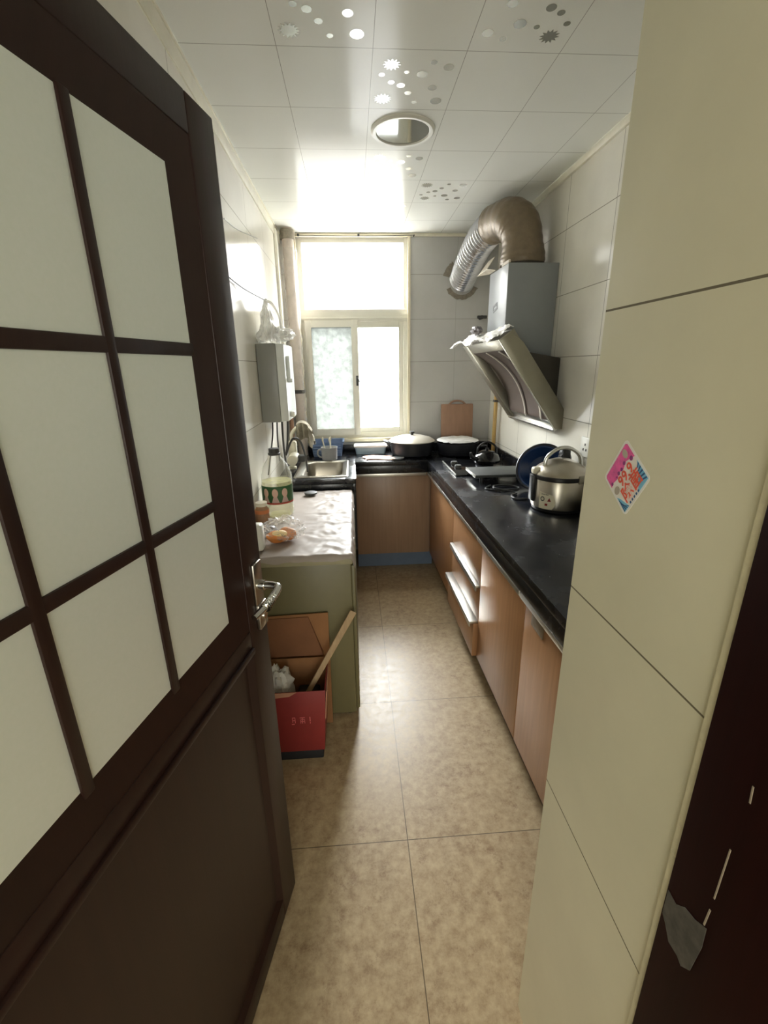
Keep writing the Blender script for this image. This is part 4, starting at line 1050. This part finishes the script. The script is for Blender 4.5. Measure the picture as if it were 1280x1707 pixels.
tag(tc.build('tablecloth', M['table_plastic']), 'wrinkled white plastic cloth spread over the pale green cupboard', 'tablecloth')
TZ = 0.748
# oil bottle
ob = thing('oil_bottle', 'big clear bottle of pale oil with green portrait label', 'bottle', (-0.362, 2.0, TZ))
OC = Vector((-0.362, 2.03, TZ+0.0005)); R0 = 0.070
prof = [(0.060, 0.0), (0.068, 0.006), (R0, 0.02), (R0, 0.06), (R0-0.003, 0.066), (R0, 0.072), (R0, 0.185), (R0-0.004, 0.205), (0.055, 0.235), (0.036, 0.262), (0.026, 0.278), (0.024, 0.285)]
MB().lathe(prof, OC, seg=48, cap=False).build('bottle_body', M['bottle'], ob)
MB().lathe([(0.058, 0.002), (R0-0.003, 0.02), (R0-0.003, 0.165), (0.0, 0.166)], OC, seg=48).build('oil', M['oil'], ob)
MB().lathe([(0.027, 0.283), (0.028, 0.290), (0.024, 0.294), (0.024, 0.312), (0, 0.314)], OC, seg=32).build('cap', M['rubber'], ob)
def ofr(a, r, z): return OC+Vector((r*math.sin(a), -r*math.cos(a), z))
b = MB(); b.grid(lambda u, v: ofr(-1.5+3.0*u, R0+0.0008, 0.070+0.080*v), 36, 4, True, 0.0005)
olab = b.build('label', M['lab_green'], ob)
b = MB(); b.grid(lambda u, v: ofr(-1.5+3.0*u, R0+0.0016, 0.068+0.008*v), 36, 2, True, 0.0004); b.build('red_border', M['lab_red'], olab)
for a in (-0.62, 0.0, 0.62):
    b = MB(); c_ = MB()
    b.grid(lambda u, v, a=a: ofr(a+0.19*(0.5+0.5*v**0.01)*math.cos(2*PI*u)*v, R0+0.0020+0.0008*(1-v), 0.121+0.020*math.sin(2*PI*u)*v), 18, 4, True)
    c_.grid(lambda u, v, a=a: ofr(a+(-0.24+0.48*u)*(1-0.55*v), R0+0.0018, 0.077+0.027*v), 10, 5, True)
    b.build('portrait_face', M['lab_skin'], olab); c_.build('portrait_clothes', M['lab_cloth'], olab)
# small things beside the bottle
jr = thing('seasoning_jar', 'brown jar with orange band standing behind the door edge', 'jar', (-0.405, 1.87, TZ))
JC = (-0.401, 1.84, TZ)
MB().lathe([(0.026, 0), (0.030, 0.004), (0.030, 0.085), (0.022, 0.098), (0.022, 0.104)], JC).build('glass', M['jar_brown'], jr)
MB().lathe([(0.0305, 0.072), (0.0305, 0.086), (0.029, 0.088)], JC, cap=False).build('band', M['jar_orange'], jr)
MB().lathe([(0.023, 0.102), (0.024, 0.118), (0, 0.12)], JC).build('lid', M['cream_plastic'], jr)
wbx = MB(); wbx.box(-0.405, -0.352, 1.575, 1.625, TZ, TZ+0.105, 0.012, 3)
tag(wbx.build('white_container', M['white_plastic']), 'narrow white container at the cupboard edge beside the open door', 'container')
nv = MB(); nv.hexa([(-0.405, 1.74, TZ), (-0.325, 1.76, TZ), (-0.325, 1.80, TZ), (-0.405, 1.80, TZ), (-0.405, 1.75, TZ+0.045), (-0.345, 1.765, TZ+0.030), (-0.345, 1.79, TZ+0.030), (-0.405, 1.79, TZ+0.045)], 0.004)
tag(nv.build('snack_packet', M['navy']), 'navy packet lying between the oil bottle and the white container', 'packet')
bun = thing('bread_bun', 'orange brown bread roll in a clear bag on white cloth', 'bread', (-0.30, 1.70, TZ))
b = MB(); b.blob((-0.318, 1.672, TZ+0.022), 0.040, 0.026, 0.024, 0.12, 5, 28, 2.0); b.blob((-0.280, 1.700, TZ+0.024), 0.036, 0.024, 0.026, 0.12, 5, 28, 4.0); b.build('crust', M['bun'], bun)
b = MB(); b.blob((-0.305, 1.668, TZ+0.036), 0.030, 0.019, 0.014, 0.1, 5, 22, 6.0); b.build('crumb', M['bun_in'], bun)
bw = MB(); bw.blob((-0.292, 1.702, TZ+0.046), 0.080, 0.064, 0.042, 0.34, 16, 56, 9.0)
tag(bw.build('bread_bag', M['film']), 'clear crinkled bag wrapped around the bread roll', 'plastic bag')
dl = MB(); dl.lathe([(0.030, 0), (0.034, 0.003), (0.034, 0.010), (0.028, 0.013), (0, 0.013)], (-0.245, 2.36, TZ+0.003))
tag(dl.build('jar_lid', M['rubber']), 'small dark lid lying behind the oil bottle near the sink', 'lid')

# ------------------------------------------------------------------ red carton, cardboard, stick
bx = thing('red_carton', 'open red carton on the floor before the pale cupboard', 'carton', (-0.27, 1.40, 0))
BX0, BX1, BY0, BY1 = -0.405, -0.152, 1.33, 1.500
def bxq(x, y, z): return (x+(0.018 if x > -0.2 else 0)*(z/0.31), y, z)
b = MB(); b.box(BX0+0.004, BX1-0.004, BY0+0.004, BY1-0.004, 0.001, 0.046, 0.004); b.build('base', M['black_card'], bx)
b = MB()
def wall_pts(x0, x1, y0, y1, z0, z1, t):
    return [bxq(x0, y0, z0), bxq(x1, y0, z0), bxq(x1, y1, z0), bxq(x0, y1, z0), bxq(x0, y0, z1), bxq(x1, y0, z1), bxq(x1, y1, z1), bxq(x0, y1, z1)]
b.hexa(wall_pts(BX0, BX1, BY0, BY0+0.004, 0.044, 0.308, 0), 0.001)
b.build('front_wall', M['red'], bx)
b = MB(); b.hexa(wall_pts(BX1-0.004, BX1, BY0+0.004, BY1, 0.044, 0.306, 0), 0.001); b.build('side_wall', M['red'], bx); b = MB(); b.hexa(wall_pts(BX0, BX0+0.004, BY0+0.004, BY1, 0.044, 0.306, 0), 0.001)
b.build('side_wall', [M['red']], bx)
b = MB(); b.hexa(wall_pts(BX0+0.004, BX1-0.004, BY1-0.004, BY1, 0.044, 0.330, 0), 0.001); b.build('back_wall', M['card'], bx)
b = MB(); b.prism([(BX1+0.0195, BY0+0.004, 0.300), (BX1+0.0195, BY1-0.03, 0.306), (BX1+0.0125, BY1-0.05, 0.190), (BX1+0.010, BY0+0.012, 0.175)], (0.003, 0, 0)); b.build('torn_edge', M['torn'], bx); b = MB(); b.prism([(BX0, BY0-0.0005, 0.308), (-0.235, BY0-0.0005, 0.309), (-0.262, BY0-0.0005, 0.292), (BX0, BY0-0.0005, 0.280)], (0, -0.001, 0))
b.build('torn_edge', M['torn'], bx)
b = MB()
xs = -0.262
for strokes in (((0, 0, .4, .08), (.1, .3, .08, .7), (.45, .2, .08, .8), (.1, .55, .42, .08), (.1, .95, .42, .08)),
                ((0, .9, .7, .08), (.05, .1, .08, .6), (.6, .1, .08, .6), (.05, .62, .6, .08), (.05, .35, .6, .08), (.3, .1, .08, .8)),
                ((.2, .35, .10, .65), (.2, .05, .10, .14))):
    for (sx, sz, w_, h_) in strokes:
        b.box(xs+sx*0.026, xs+(sx+w_)*0.026, BY0-0.0007, BY0+0.001, 0.168+sz*0.03, 0.168+(sz+h_)*0.03)
    xs += 0.030
b.build('printed_characters', M['faint'], bx)
wbg = MB(); wbg.blob((-0.312, 1.415, 0.255), 0.052, 0.050, 0.095, 0.3, 9, 32, 8.0)
tag(wbg.build('white_bag', M['white_bag']), 'crumpled white plastic bag stuffed in the red carton', 'bag')
dk = MB(); dk.box(-0.250, -0.165, 1.345, 1.480, 0.050, 0.225, 0.012, 3)
tag(dk.build('dark_container', M['dark']), 'dark green container standing inside the red carton', 'container')
cs = thing('cardboard_sheet', 'flattened brown cardboard leaning on the pale cupboard behind the carton', 'cardboard', (-0.26, 1.52, 0))
b = MB(); b.hexa([(-0.420, 1.508, 0.001), (-0.128, 1.508, 0.001), (-0.128, 1.513, 0.001), (-0.420, 1.513, 0.001), (-0.420, 1.528, 0.498), (-0.124, 1.528, 0.505), (-0.124, 1.533, 0.505), (-0.420, 1.533, 0.498)], 0.001); b.build('panel', M['card'], cs)
b = MB(); b.hexa([(-0.405, 1.5035, 0.335), (-0.150, 1.5035, 0.335), (-0.150, 1.5195, 0.340), (-0.405, 1.5195, 0.340), (-0.405, 1.5215, 0.490), (-0.200, 1.5215, 0.494), (-0.200, 1.5265, 0.494), (-0.405, 1.5265, 0.490)], 0.001)
b.build('flap', simple('brown_cardboard_flap', lin((122, 82, 54)), 0.9), cs)
sti = MB()
p_a = Vector((-0.215, 1.395, 0.232)); p_b = Vector((-0.026, 1.500, 0.522)); dv = (p_b-p_a).normalized(); sd_ = dv.cross(Vector((0, 1, 0))).normalized()*0.013; nd = dv.cross(sd_).normalized()*0.004
sti.hexa([p_a-sd_*0.7-nd, p_a+sd_*0.7-nd, p_a+sd_*0.7+nd, p_a-sd_*0.7+nd, p_b-sd_-nd, p_b+sd_-nd, p_b+sd_+nd, p_b-sd_+nd], 0.002)
tag(sti.build('wooden_stick', M['stickwood']), 'flat pale wooden stick leaning out of the red carton', 'stick')
